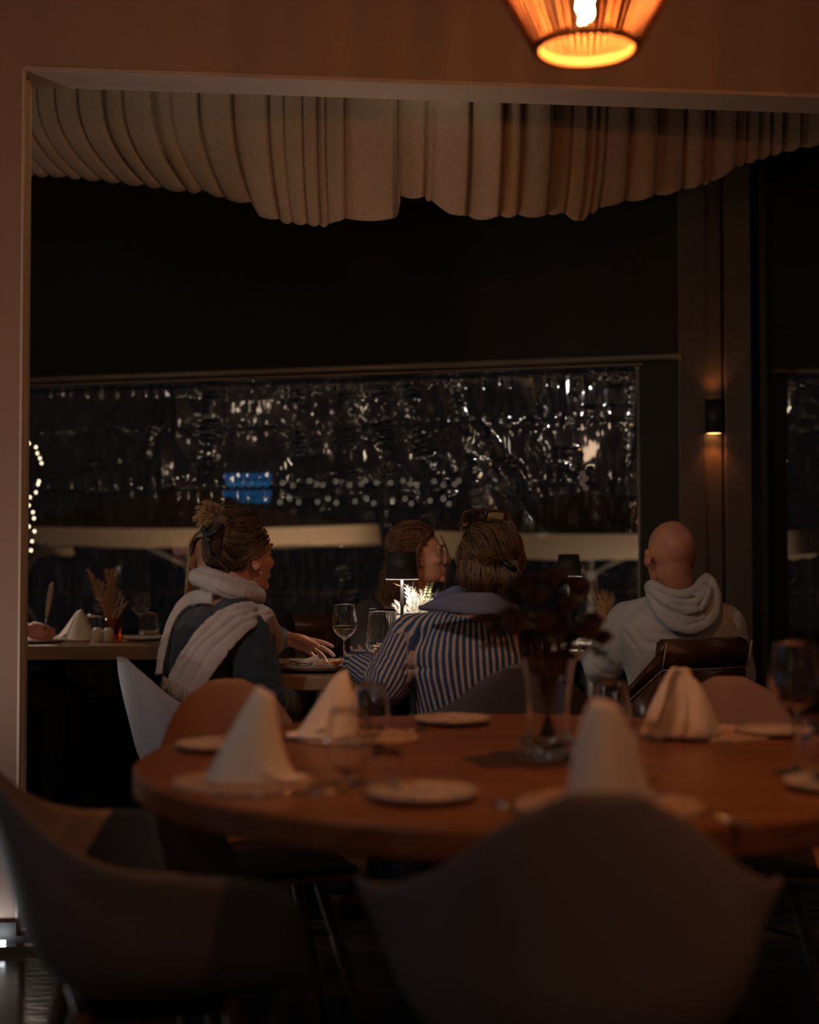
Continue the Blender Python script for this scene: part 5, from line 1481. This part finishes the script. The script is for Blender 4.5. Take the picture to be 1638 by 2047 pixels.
# scarf
M_SCARF = mat('pale_scarf', (.41, .345, .325), .95, bump=.5, bscale=350, sheen=.3, var=.08, vscale=40)
backf = V(-.35, -1, .15)
def bsc(bm):
    # neck roll
    ring = []
    c = NA + V(.012, .0, .030); 
    for k in range(19):
        t = 2 * PI * k / 18; ring.append(c + V(math.cos(t) * .090, math.sin(t) * .078, .022 - .030 * math.cos(t)))
    for k in range(18):
        capsule(bm, ring[k], .026 + .004 * math.sin(k), ring[k + 1], .026 + .004 * math.sin(k + 1))
        capsule(bm, ring[k] + V(0, 0, .026) - (ring[k] - c) * .22, .021, ring[k + 1] + V(0, 0, .026) - (ring[k + 1] - c) * .22, .021)
    # long end over the near shoulder, down the back
    ribbon(bm, [W(528, 1228, 4.10), W(498, 1228, 4.035), W(455, 1252, 4.01), W(415, 1295, 4.0), W(385, 1338, 4.0), W(362, 1378, 4.0)], [.030, .044, .058, .062, .060, .052], .007, V(-.1, -1, .2))
    # the part on the chest
    ribbon(bm, [W(510, 1222, 4.08), W(532, 1240, 4.08), W(548, 1270, 4.16), W(553, 1305, 4.22)], [.034, .036, .030, .024], .012, V(.5, -1, .1))
    # far edge on the left shoulder and back
    ribbon(bm, [W(425, 1190, 4.14), W(378, 1198, 4.22), W(346, 1232, 4.22), W(327, 1290, 4.17), W(317, 1350, 4.13)], [.028, .022, .019, .018, .016], .007, V(-.8, -1, .2))
sf = [([(530, 1215), (470, 1235), (400, 1290), (350, 1370)], 3.5, -.006), ([(545, 1225), (485, 1245), (420, 1300), (372, 1385)], 3.5, -.005), ([(505, 1212), (450, 1225), (385, 1290), (335, 1355)], 3.5, -.005),
      ([(400, 1178), (450, 1205), (540, 1228)], 3.5, -.006), ([(398, 1162), (450, 1190), (530, 1210)], 3, -.004), ([(330, 1232), (310, 1290), (302, 1340)], 3, -.005), ([(345, 1215), (320, 1290)], 3, -.004), ([(540, 1240), (555, 1290)], 3, -.004)]
cloth_part('scarf', bsc, .0048, M_SCARF, pA, 6, sf, .0018, 40)
lines = []
for k in range(34):
    t = k / 33; p0 = W(328 + 52 * t, 1352 + 34 * t, 3.985)
    e_ = p0 + V(-.006 + q.uniform(-.004, .004), q.uniform(-.003, .003), -.032 - q.uniform(0, .01))
    lines.append([p0, p0.lerp(e_, .3), p0.lerp(e_, .7) + V(q.uniform(-.002, .002), 0, 0), e_])
strands('scarf_fringe', lines, .0018, hair_mat('fringe', (.35, .25, .17), (.6, .48, .38)), pA, 9, 4)
trousers(pA, PA, bA, M_TROU)

# ---- blond person behind her, in black
ME = head_matrix(W(428, 1122, 5.25), math.radians(170), 0, 0, 1.0)
aE = math.radians(176)
PE = W(468, 1300, 5.40); PE.z = .54; NE = W(462, 1212, 5.32)
def sh3(N, a, s, d=.17, f=.0, z=-.07): return Vector(N) + V(math.cos(a), -math.sin(a), 0) * s * d + V(math.sin(a), math.cos(a), 0) * f + V(0, 0, z)
S1, S2 = sh3(NE, aE, 1), sh3(NE, aE, -1)
E1, E2 = S1 + V(-.03, -.05, -.26), S2 + V(.03, -.05, -.26)
W1, W2 = V(-.56, 5.04, .80), V(-.70, 5.04, .80)
pE = make_body('p', 'person with long straight blond hair and black top, mostly hidden by the pinned-up hair', ME, PE, NE, aE, [(S1, E1, W1), (S2, E2, W2)],
               [(W1, V(.2, -.9, -.1), V(.9, .2, .1), dict(curl=.6)), (W2, V(-.2, -.9, -.1), V(-.9, .2, .1), dict(curl=.6))], voxel=.008)
def btE(bm):
    torso_prims(bm, PE, NE, aE, 1.12, 1.02, .014, t1=1.02)
    for s_, e_, w_ in ((S1, E1, W1), (S2, E2, W2)): chain(bm, [(s_, .070), (e_, .055)]); chain(bm, [(e_, .054), (w_, .038)])
M_BLKC = mat('black_cloth', (.008, .008, .009), .9)
cloth_part('black_top', btE, .010, M_BLKC, pE, 6)
HM2 = hair_mat('hair_blond', (.52, .36, .20), (.80, .62, .38))
keepE = lambda d: not (d.y > .35 and d.z < .6) and d.z > -.8
cap(ME, keepE, .010, HM2, pE)
lines = []
for k in range(420):
    a_ = q.uniform(-1.75, 1.75) + PI * 1.5; d = hu(math.cos(a_), math.sin(a_), q.uniform(.1, 1.6))
    L1 = over(ME, hu(d.x * .3, d.y * .3 + .1, 1.2), hu(d.x, d.y, -.15), 9, .010, .016, .006, .003, q)
    p_ = L1[-1]; out = (p_ - ME.translation); out.z = 0; out.normalize()
    for i in range(1, 9): L1.append(p_ + out * (.002 * i) + V(q.uniform(-.002, .002), q.uniform(-.002, .002), -.021 * i))
    lines.append(L1)
strands('hair_strands', lines, .0016, HM2, pE, 3)
trousers(pE, PE, aE, M_TROU)

# ---- curly-haired woman facing right, across the table
aB = math.radians(90)
MB_ = head_matrix(W(842, 1114, 5.34), aB, math.radians(-7), math.radians(-2), .97)
bB = math.radians(160)
PB = W(812, 1420, 5.50); PB.z = .54; NB = W(825, 1192, 5.40)
S1, S2 = sh3(NB, bB, 1), sh3(NB, bB, -1)
E1, E2 = S1 + V(-.03, -.12, -.24), S2 + V(.04, -.12, -.24)
W1, W2 = V(-.05, 5.06, .80), V(.16, 5.06, .80)
pB = make_body('p', 'curly-haired woman facing right behind the black table lamp', MB_, PB, NB, bB, [(S1, E1, W1), (S2, E2, W2)],
               [(W1, V(.5, -.8, -.1), V(.8, .5, .1), dict(curl=.6)), (W2, V(-.5, -.8, -.1), V(-.8, .5, .1), dict(curl=.6))], voxel=.0048, neck=.048, skinm=mat('skin_lamplit', (.74, .40, .28), .5, sss=.15))  # lamp light on her face put into a lighter skin colour
def btB(bm):
    torso_prims(bm, PB, NB - V(0, 0, .03), bB, 1.05, 1.02, .016, t1=1.02)
    for s_, e_, w_ in ((S1, E1, W1), (S2, E2, W2)): chain(bm, [(s_, .066), (e_, .054)]); chain(bm, [(e_, .052), (w_, .040)])
cloth_part('grey_jumper', btB, .009, mat('grey_jumper', (.060, .052, .048), .95, bump=.6, bscale=200), pB, 6, (), .004, 20)
HM3 = hair_mat('hair_auburn', (.065, .028, .013), (.30, .145, .070))
keepB = lambda d: not (d.y > .52 and d.z < .66) and not (d.z < .12 and d.y > .10) and d.z > -.75
cap(MB_, keepB, .008, M_HVOLR, pB)
lines = []
for k in range(420):           # swept back over the crown
    z = q.uniform(-.1, .98); th = q.uniform(0, 2 * PI); r_ = math.sqrt(1 - z * z); d = V(r_ * math.cos(th), r_ * math.sin(th), z)
    if not keepB(d): continue
    lines.append(over(MB_, d, hu(d.x * .5, -.95, .45 + q.uniform(-.3, .3)), 10, .009, .020, .012, .009, q))
for k in range(46):            # twisted roll along the temple
    t0 = k / 46 * 6.28
    L_ = []
    for i in range(22):
        u = i / 21; d = hu(.50 + .42 * u, .80 - .85 * u, .62 - .30 * u - .50 * u * u)
        c_ = skull(MB_, d, .012)
        L_.append(c_ + (V(0, 0, 1) * math.cos(t0 + u * 11) + V(-.3, -1, 0) * math.sin(t0 + u * 11)) * .0125)
    lines.append(L_)
strands('hair_strands', lines, .0015, HM3, pB, 4)
lines = []
for k in range(330):           # long curls behind her shoulder
    x0, y0 = q.uniform(788, 838), q.uniform(1062, 1105)
    t = q.random()
    x1 = 752 + 66 * t + q.uniform(-6, 6); y1 = 1212 + q.uniform(-16, 10)
    xm = 770 + 50 * t + q.uniform(-4, 4); ym = 1140 + q.uniform(-8, 8)
    Yh = 5.40 + q.uniform(-.11, .08)
    P = cat_rom([W(x0, y0, Yh), W(xm, ym, Yh), W(x1, y1, Yh)], 34)
    ph = q.uniform(0, 6.28); fr_ = q.uniform(9, 15); am = q.uniform(.003, .007)
    lines.append([p + (V(math.cos(ph + fr_ * i / 9), math.sin(ph + fr_ * i / 9), 0)) * am * min(1, i / 8) for i, p in enumerate(P)])
for k in range(260):           # curls over her ear and shoulder
    x0 = q.uniform(790, 846); y0 = q.uniform(1060, 1090)
    P = cat_rom([W(x0, y0, 5.27), W(x0 - 6, y0 + 45, 5.245), W(x0 - 14 + q.uniform(-5, 5), y0 + 95, 5.25), W(x0 - 22 + q.uniform(-6, 6), 1205 + q.uniform(-12, 10), 5.27)], 36)
    ph = q.uniform(0, 6.28); fr_ = q.uniform(9, 15); am = q.uniform(.003, .007)
    lines.append([p + V(math.cos(ph + fr_ * i / 9), math.sin(ph + fr_ * i / 9), 0) * am * min(1, i / 8) for i, p in enumerate(P)])
for k in range(14):
    Yh = 5.30; x0 = 893 + q.uniform(-2, 3)
    P = cat_rom([MB_ @ V(.02, .085, .075), W(x0 + 3, 1110, Yh), W(x0 - 2, 1150, Yh), W(x0 - 6 + q.uniform(-4, 4), 1190, Yh)], 20)
    lines.append([p + V(math.cos(i * .9 + k), math.sin(i * .9 + k), 0) * .0015 for i, p in enumerate(P)]) if k < 7 else None
strands('hair_curls', lines, .0015, HM3, pB, 8)
def bh(bm):
    chain(bm, [(MB_ @ V(0, -.07, .03), .062), (W(795, 1125, 5.42), .052), (W(782, 1165, 5.42), .048), (W(780, 1195, 5.40), .036)])
link('hair_volume', wrinkle(remesh((lambda b: (bh(b), b)[1])(BM()), .006, 4), (), .006, 45), M_HVOLR, pB)
trousers(pB, PB, bB, M_TROU)

# ---- woman in the striped shirt, back to us
aC = math.radians(-22)
MC = head_matrix(W(972, 1127, 4.03), aC, math.radians(-6), 0, .93)
bC = math.radians(-8)
PC_ = W(938, 1475, 4.16); PC_.z = .53; NC = W(950, 1216, 4.05)
LS = W(822, 1272, 4.09); LE = W(776, 1368, 4.02); LW = W(720, 1330, 4.20)
RS = W(1036, 1280, 4.06); RE = W(1062, 1385, 4.08); RW = W(1060, 1350, 4.34)
T2 = ((0, .150, .125, 0), (.2, .158, .125, 0), (.45, .168, .125, 0), (.66, .176, .125, 0), (.80, .168, .112, 0), (.90, .128, .092, 0), (1.0, .070, .062, .01))
pC = make_body('p', 'woman in a blue and white striped shirt with sunglasses on her hair, back to us', MC, PC_, NC, bC, [(RS, RE, RW), (LS, LE, LW)],
               [(LW, V(-.2, 1, .0), V(.8, .2, .3), dict(curl=.6)), (RW, V(-.4, 1, 0), V(-.8, -.3, .3), dict(curl=.6))], voxel=.0065, neck=.050, table=T2, kw=.92, kd=.85)
T2X = ((0, .150, .125, 0), (.2, .158, .125, 0), (.45, .168, .125, 0), (.66, .176, .125, 0), (.80, .168, .112, 0), (.90, .128, .092, 0), (1.0, .070, .062, .01))
def bsC(bm):
    torso_prims(bm, PC_ - V(0, 0, .04), NC - V(0, 0, .012), bC, 1.0, 1.0, .010, t1=1.02, table=T2)
    chain(bm, [(NC + V(-.07, 0, -.045), .045), (LS, .066)]); chain(bm, [(NC + V(.07, 0, -.045), .045), (RS, .066)])
    chain(bm, [(LS, .068), (LS.lerp(LE, .5), .068), (LE, .066)]); chain(bm, [(LE, .064), (LW - V(0, .02, 0), .044)])
    chain(bm, [(RS, .064), (RE, .060)]); chain(bm, [(RE, .06), (RW, .05)])
def stC(co):
    tx = co[:, 0] - PC_.x; ty = co[:, 1] - (PC_.y - .03)
    ang = np.arctan2(tx, -(ty - .0)); tor = ang * .155 + .012 * np.sin(co[:, 2] * 9)
    x, y = PX(co)
    out = tor.copy()
    def arm(A, B_, side):
        A_, B2 = np.array(A), np.array(B_); ax = (B2 - A_) / np.linalg.norm(B2 - A_)
        t = np.clip((co - A_) @ ax, 0, np.linalg.norm(B2 - A_)); d = np.linalg.norm(co - A_ - t[:, None] * ax, axis=1)
        u = np.cross(ax, [0, -1, 0]); u /= np.linalg.norm(u); w_ = np.cross(ax, u)
        r_ = co - A_
        return d, np.arctan2(r_ @ u, -(r_ @ w_) * np.sign(w_[1]) * -1 if False else (r_ @ (-w_ * np.sign(w_[1])))) * .068
    d1, c1_ = arm(LS, LE, -1); d2, c2_ = arm(LE, LW, -1)
    d3, c3_ = arm(RS, RE, 1)
    m1 = (d1 < .080) & (x < 815) & (d1 < d2 + .015) & (co[:, 2] < LS.z + .012); m2 = (d2 < .078) & (x < 805) & ~m1
    out[m1] = c1_[m1]; out[m2] = c2_[m2]
    m3 = (x > 1052)
    out[m3] = c3_[m3]
    return out
M_STR = striped('striped_shirt', (.030, .055, .125), (.46, .38, .34), 0, 62.0, duty=.42)
cf = [([(800, 1240), (812, 1280), (832, 1300), (840, 1265)], 4, -.007), ([(805, 1345), (815, 1335), (860, 1338)], 4, -.008), ([(760, 1300), (790, 1330), (800, 1345)], 5, -.006), ([(735, 1320), (760, 1345), (770, 1375)], 4, .005),
      ([(880, 1215), (900, 1260), (905, 1330)], 7, .005), ([(985, 1220), (1010, 1270)], 6, -.005), ([(820, 1380), (840, 1420)], 5, -.005), ([(812, 1300), (812, 1430)], 4, -.004)]
cloth_part('striped_shirt', bsC, .0058, M_STR, pC, 7, cf, .0035, 20, stripe=stC)
bm = BM(); capsule(bm, LW - V(-.012, .03, -.002), .046, LW - V(.006, -.005, 0), .049)
me = wrinkle(remesh(bm, .005, 3), (), .003, 30)
co, no = coords(me); at = me.attributes.new('stripe', 'FLOAT', 'POINT'); at.data.foreach_set('value', (co[:, 2] * 1.0).astype(np.float32))
link('shirt_cuff', me, M_STR, pC)
# collar: folded blue-grey band spreading over the shoulders
M_COLL = mat('blue_grey_collar', (.13, .15, .23), .9, bump=.3, bscale=400)
def bcol(bm):
    ribbon(bm, [W(838, 1216, 3.96), W(880, 1208, 3.915), W(930, 1206, 3.90), W(985, 1206, 3.90), W(1035, 1214, 3.96)], [.006, .024, .036, .036, .018], .009, V(0, -1, .55))
    ribbon(bm, [W(868, 1200, 4.02), W(905, 1185, 3.955), W(950, 1182, 3.945), W(1000, 1186, 3.96), W(1030, 1200, 4.02)], [.012, .020, .024, .022, .012], .008, V(0, -1, .3))
cloth_part('shirt_collar', bcol, .0045, M_COLL, pC, 5, (), .0015, 30)
HM4 = hair_mat('hair_dark_blond', (.035, .018, .009), (.19, .105, .048))
keepC = lambda d: not (d.y > .45 and d.z < .65) and d.z > -.85
cap(MC, keepC, .010, M_HVOL, pC, streak=22)
lines = []
for k in range(900):
    z = q.uniform(-.45, .98); th = q.uniform(0, 2 * PI); r_ = math.sqrt(1 - z * z); d = V(r_ * math.cos(th), r_ * math.sin(th), z)
    if not keepC(d): continue
    e_ = hu(d.x * .8 + .25, -.9, -.15 + q.uniform(-.45, .35))
    L1 = over(MC, d, e_, 10, .010, .016, .012, .007, q)
    lines.append(L1)
for k in range(330):           # layered ends flicking out over the ears and the nape
    s = q.choice((-1, 1, 1)); d = hu(s * q.uniform(.6, 1), q.uniform(-.5, .2), q.uniform(0, .5))
    L1 = over(MC, d, hu(d.x, d.y - .35, -.55), 9, .012, .024, .012, .006, q)
    p_ = L1[-1]
    for i in range(1, 6): L1.append(p_ + V(s * .003 * i * q.random(), -.004 * i, -.008 * i) + V(q.uniform(-.003, .003), 0, 0))
    lines.append(L1)
for k in range(320):           # loose knot at the back
    c_ = MC @ V(.018, -.118, -.010); a0 = q.uniform(0, 6.28); rr = q.uniform(.018, .036); tl = V(q.uniform(-.5, .5), q.uniform(-1, -.2), q.uniform(-.5, .5)).normalized()
    u_ = tl.orthogonal().normalized(); w_ = tl.cross(u_)
    lines.append([c_ + (u_ * math.cos(a0 + i * .35) + w_ * math.sin(a0 + i * .35)) * rr * (1 - .02 * i) + tl * .006 for i in range(10)])
for k in range(160):           # hair hanging to the collar
    x0 = q.uniform(918, 1035); P = cat_rom([W(x0, 1120, 3.92), W(x0 + q.uniform(-5, 8), 1160, 3.90), W(x0 * .8 + 985 * .2 + q.uniform(-14, 14), 1198 + q.uniform(-12, 6), 3.93)], 12)
    lines.append([p + V(.003 * math.sin(i * .8 + k), 0, 0) for i, p in enumerate(P)])
strands('hair_strands', lines, .0014, HM4, pC, 14)
def bk(bm): ball(bm, MC @ V(.018, -.112, -.010), (.040, .028, .040)); capsule(bm, MC @ V(0, -.07, -.05), .055, MC @ V(.0, -.07, -.085), .04); capsule(bm, MC @ V(.05, -.05, -.03), .045, MC @ V(.05, -.05, -.06), .035)
link('hair_volume', wrinkle(remesh((lambda b: (bk(b), b)[1])(BM()), .005, 4), (), .005, 50), M_HVOL, pC)
bm = BM(); tube(bm, cat_rom([MC @ V(-.012, -.135, .022), MC @ V(.012, -.155, .006), MC @ V(.040, -.145, -.016)], 8), [.004, .007, .008, .008, .008, .007, .006, .004], 8); fin('hair_clip', bm, mat('black_scrunchie'), pC)
# sunglasses pushed up on the crown
sg = BM(); fr_m = mat('sunglass_frame', (.07, .026, .012), .25)
def G(x, y, z): return MC @ V(x, y, z)
for s in (-1, 1):
    pts = [G(s * .012, .030, .158), G(s * .040, .028, .161), G(s * .070, .018, .156), G(s * .074, .045, .112), G(s * .050, .070, .106), G(s * .018, .072, .112), G(s * .012, .030, .158)]
    tube(sg, pts, .0046, 8, False)
    tube(sg, [G(s * .071, .018, .156), G(s * .092, -.010, .110), G(s * .094, -.030, .060), G(s * .086, -.045, .035)], [.0035, .003, .0028, .0024], 8)
tube(sg, [G(-.012, .030, .158), G(0, .033, .161), G(.012, .030, .158)], .003, 8)
sgo = fin('sunglasses', sg, fr_m, pC)
for s in (-1, 1):
    b = BM(); f = b.faces.new([b.verts.new(p) for p in (G(s * .012, .030, .158), G(s * .040, .028, .161), G(s * .070, .018, .156), G(s * .074, .045, .112), G(s * .050, .070, .106), G(s * .018, .072, .112))])
    fin('lens', b, glassmat('smoked_lens', (.35, .25, .18)), sgo)
trousers(pC, PC_, bC, M_TROU)

# ---- bald man in the grey hoodie
aD = math.radians(-15)
MD = head_matrix(W(1339, 1112, 4.80), aD, math.radians(-3), math.radians(2), 1.02)
bD = math.radians(-14)
PD = W(1385, 1470, 4.86); PD.z = .54; ND = W(1352, 1196, 4.84)
LS = W(1258, 1245, 4.88); LE = W(1205, 1335, 4.94); LW = W(1185, 1315, 5.22)
RS = W(1448, 1250, 4.84); RE = W(1478, 1350, 4.92); RW = W(1420, 1330, 5.16)
M_SKINB = mat('skin_bald', (.52, .25, .165), .42, sss=.15, var=.10, vscale=26, bump=.1, bscale=500)
pD = make_body('p', 'bald man in a pale grey hoodie, back to us, on the leather chair', MD, PD, ND, bD, [(RS, RE, RW), (LS, LE, LW)],
               [(LW, V(-.1, 1, -.05), V(.9, .1, .2), dict(curl=.5)), (RW, V(-.3, 1, -.05), V(-.9, -.1, .2), dict(curl=.5))], voxel=.0052, neck=.058, skinm=M_SKINB)
# stubble cap
M_STUB = mat('stubble', (.20, .115, .080), .8, var=.2, vscale=60, bump=.3, bscale=900)
M_HOOD = mat('grey_hoodie', (.46, .465, .46), .95, bump=.35, bscale=500, sheen=.1, var=.04, vscale=12)
TD = ((0, .165, .13, 0), (.2, .168, .128, 0), (.45, .176, .126, 0), (.66, .190, .125, 0), (.80, .188, .115, 0), (.90, .150, .100, 0), (1.0, .082, .075, .01))
def bhD(bm):
    torso_prims(bm, PD - V(0, 0, .04), ND - V(0, 0, .005), bD, 1.05, 1.05, .018, t1=1.02, table=TD)
    chain(bm, [(ND + V(-.07, 0, -.035), .052), (LS, .074)]); chain(bm, [(ND + V(.07, 0, -.035), .052), (RS, .074)])
    chain(bm, [(LS, .078), (LS.lerp(LE, .55), .080), (LE, .066)]); chain(bm, [(LE, .064), (LW, .045)])
    ball(bm, LE + V(-.015, -.02, .01), .058)
    chain(bm, [(RS, .074), (RE, .062)]); chain(bm, [(RE, .06), (RW, .045)])
hf = [([(1235, 1250), (1262, 1280), (1280, 1310)], 4, -.006), ([(1242, 1240), (1225, 1250), (1222, 1290), (1230, 1330)], 3, -.005), ([(1270, 1225), (1300, 1262), (1370, 1275), (1460, 1270)], 6, -.006),
      ([(1250, 1235), (1290, 1285), (1330, 1290)], 6, -.007), ([(1455, 1235), (1475, 1262), (1488, 1272)], 4, -.006), ([(1440, 1200), (1448, 1240), (1420, 1270)], 5, -.005), ([(1200, 1300), (1230, 1320), (1250, 1345)], 6, .006),
      ([(1185, 1330), (1205, 1345), (1230, 1350)], 4, -.005), ([(1300, 1215), (1340, 1250), (1400, 1266)], 5, .004)]
cloth_part('hoodie', bhD, .0065, M_HOOD, pD, 8, hf, .003, 15)
yb = 4.66
def bho(bm):
    # soft rolled hood lying on the back: opening roll, bag, inner fold
    C_ = lambda *pts: cat_rom([W(*p) for p in pts], 20)
    roll = C_((1296, 1178, 4.84), (1305, 1172, 4.76), (1330, 1184, 4.72), (1362, 1190, 4.71), (1392, 1180, 4.73), (1410, 1160, 4.78), (1424, 1160, 4.84))
    rr = [.014, .018, .022, .024, .024, .022, .020, .020, .020, .020, .020, .020, .020, .021, .022, .022, .022, .020, .018, .014]
    for i in range(19): capsule(bm, roll[i], rr[i], roll[i + 1], rr[i + 1])
    ribbon(bm, [W(1296, 1185, 4.77), W(1318, 1215, 4.70), W(1350, 1240, 4.67), W(1385, 1245, 4.67), W(1418, 1225, 4.70), W(1432, 1180, 4.76)], [.012, .026, .036, .040, .038, .020], .018, V(.0, -1, .30))
    ribbon(bm, [W(1300, 1180, 4.74), W(1330, 1198, 4.68), W(1368, 1212, 4.665), W(1400, 1206, 4.675), W(1418, 1178, 4.74)], [.012, .022, .028, .028, .014], .020, V(.0, -1, .45))
    ribbon(bm, [W(1350, 1250, 4.70), W(1385, 1256, 4.69), W(1418, 1240, 4.71)], [.01, .022, .012], .014, V(0, -1, .2))
    chain(bm, [(W(1412, 1152, 4.80), .015), (W(1424, 1166, 4.76), .018), (W(1430, 1190, 4.74), .018), (W(1424, 1212, 4.72), .014)])
hoodf = [([(1298, 1188), (1330, 1228), (1375, 1250), (1410, 1240), (1428, 1205)], 3.5, -.006), ([(1305, 1182), (1350, 1208), (1400, 1212), (1415, 1180)], 3.5, -.009), ([(1330, 1192), (1370, 1226), (1408, 1222)], 3, .004),
         ([(1400, 1212), (1395, 1235), (1410, 1248)], 3, -.004), ([(1290, 1180), (1310, 1215), (1360, 1258)], 3, .004)]
cloth_part('hood', bho, .0052, M_HOOD, pD, 7, hoodf, .0012, 30)
trousers(pD, PD, bD, M_TROU)

# ---- person at the far left table, mostly behind the wall edge
aF = math.radians(88)
MF = head_matrix(W(2, 1098, 6.15), aF, math.radians(-8), 0, 1.0)
PF = V(-1.86, 6.10, .54); NF = V(-1.80, 6.12, 1.03)
S1, S2 = sh3(NF, aF, 1), sh3(NF, aF, -1)
FW = W(48, 1250, 5.98); FW.z = .806
E1, E2 = V(-1.76, 5.96, .80), V(-1.70, 6.34, .80)
pF = make_body('p', 'person mostly hidden by the left wall edge, with a fist resting on the far table', MF, PF, NF, aF, [(S1, E1, FW), (S2, E2, V(-1.74, 6.24, .82))],
               [(FW + V(.01, 0, 0), V(1, -.05, -.22), V(.1, .45, .9), dict(curl=(1.9, 1.9, 1.8, 1.5), spread=.03, sc=1.02, thumb=(.8, -.1, -.75))), (V(-1.74, 6.24, .82), V(.1, -1, .1), V(0, -.2, .9), dict(curl=.6))], voxel=.0052, skinm=mat('skin_pink', (.62, .26, .22), .5, sss=.15))
def bF(bm):
    torso_prims(bm, PF, NF, aF, 1.05, 1.02, .016, t1=1.02)
    for s_, e_, w_ in ((S1, E1, FW - V(.06, 0, 0)), (S2, E2, V(-1.76, 6.26, .82))): chain(bm, [(s_, .068), (e_, .052)]); chain(bm, [(e_, .05), (w_, .036)])
cloth_part('dark_jumper', bF, .011, M_BLKC, pF, 5)
HMF = hair_mat('hair_black', (.010, .007, .006), (.03, .02, .016))
cap(MF, lambda d: not (d.y > .5 and d.z < .6) and d.z > -.5, .016, HMF, pF)
lines = [over(MF, hu(q.uniform(-.6, .6), q.uniform(-.2, .9), .8), hu(q.uniform(-.8, .8), -.7, -.2), 9, .017, .02, .004, .004, q) for k in range(200)]
strands('hair_strands', lines, .0016, HMF, pF, 20)
trousers(pF, PF, aF, M_TROU)
k0, k1 = W(93, 1236, 5.965), W(105, 1163, 5.94)
t_ = empty('table_knife', k0, 0, 'pale knife held upright in the fist at the left edge', 'knife')
bm = BM(); dv = (k1 - k0).normalized(); sd = V(1, 0, 0); sd = (sd - dv * sd.dot(dv)).normalized(); nn = dv.cross(sd)
prof = [(0, .006), (.15, .0075), (.45, .0105), (.75, .0115), (.9, .009), (1.0, .001)]
rows = []
for t, w_ in prof:
    c_ = k0.lerp(k1, t); rows.append([bm.verts.new(c_ + sd * w_ * s + nn * e * .0012) for s, e in ((-1, 0), (0, 1), (1, 0), (0, -1))])
for A_, B_ in zip(rows[:-1], rows[1:]):
    for i in range(4): bm.faces.new((A_[i], A_[(i + 1) % 4], B_[(i + 1) % 4], B_[i]))
bm.faces.new(rows[0]); bm.faces.new(rows[-1])
fin('blade', bm, mat('pale_blade', (.66, .56, .44), .4), t_)
bm = BM(); tube(bm, [k0 - dv * .05, k0], [.006, .0065], 8); fin('handle', bm, M_STEEL, t_)
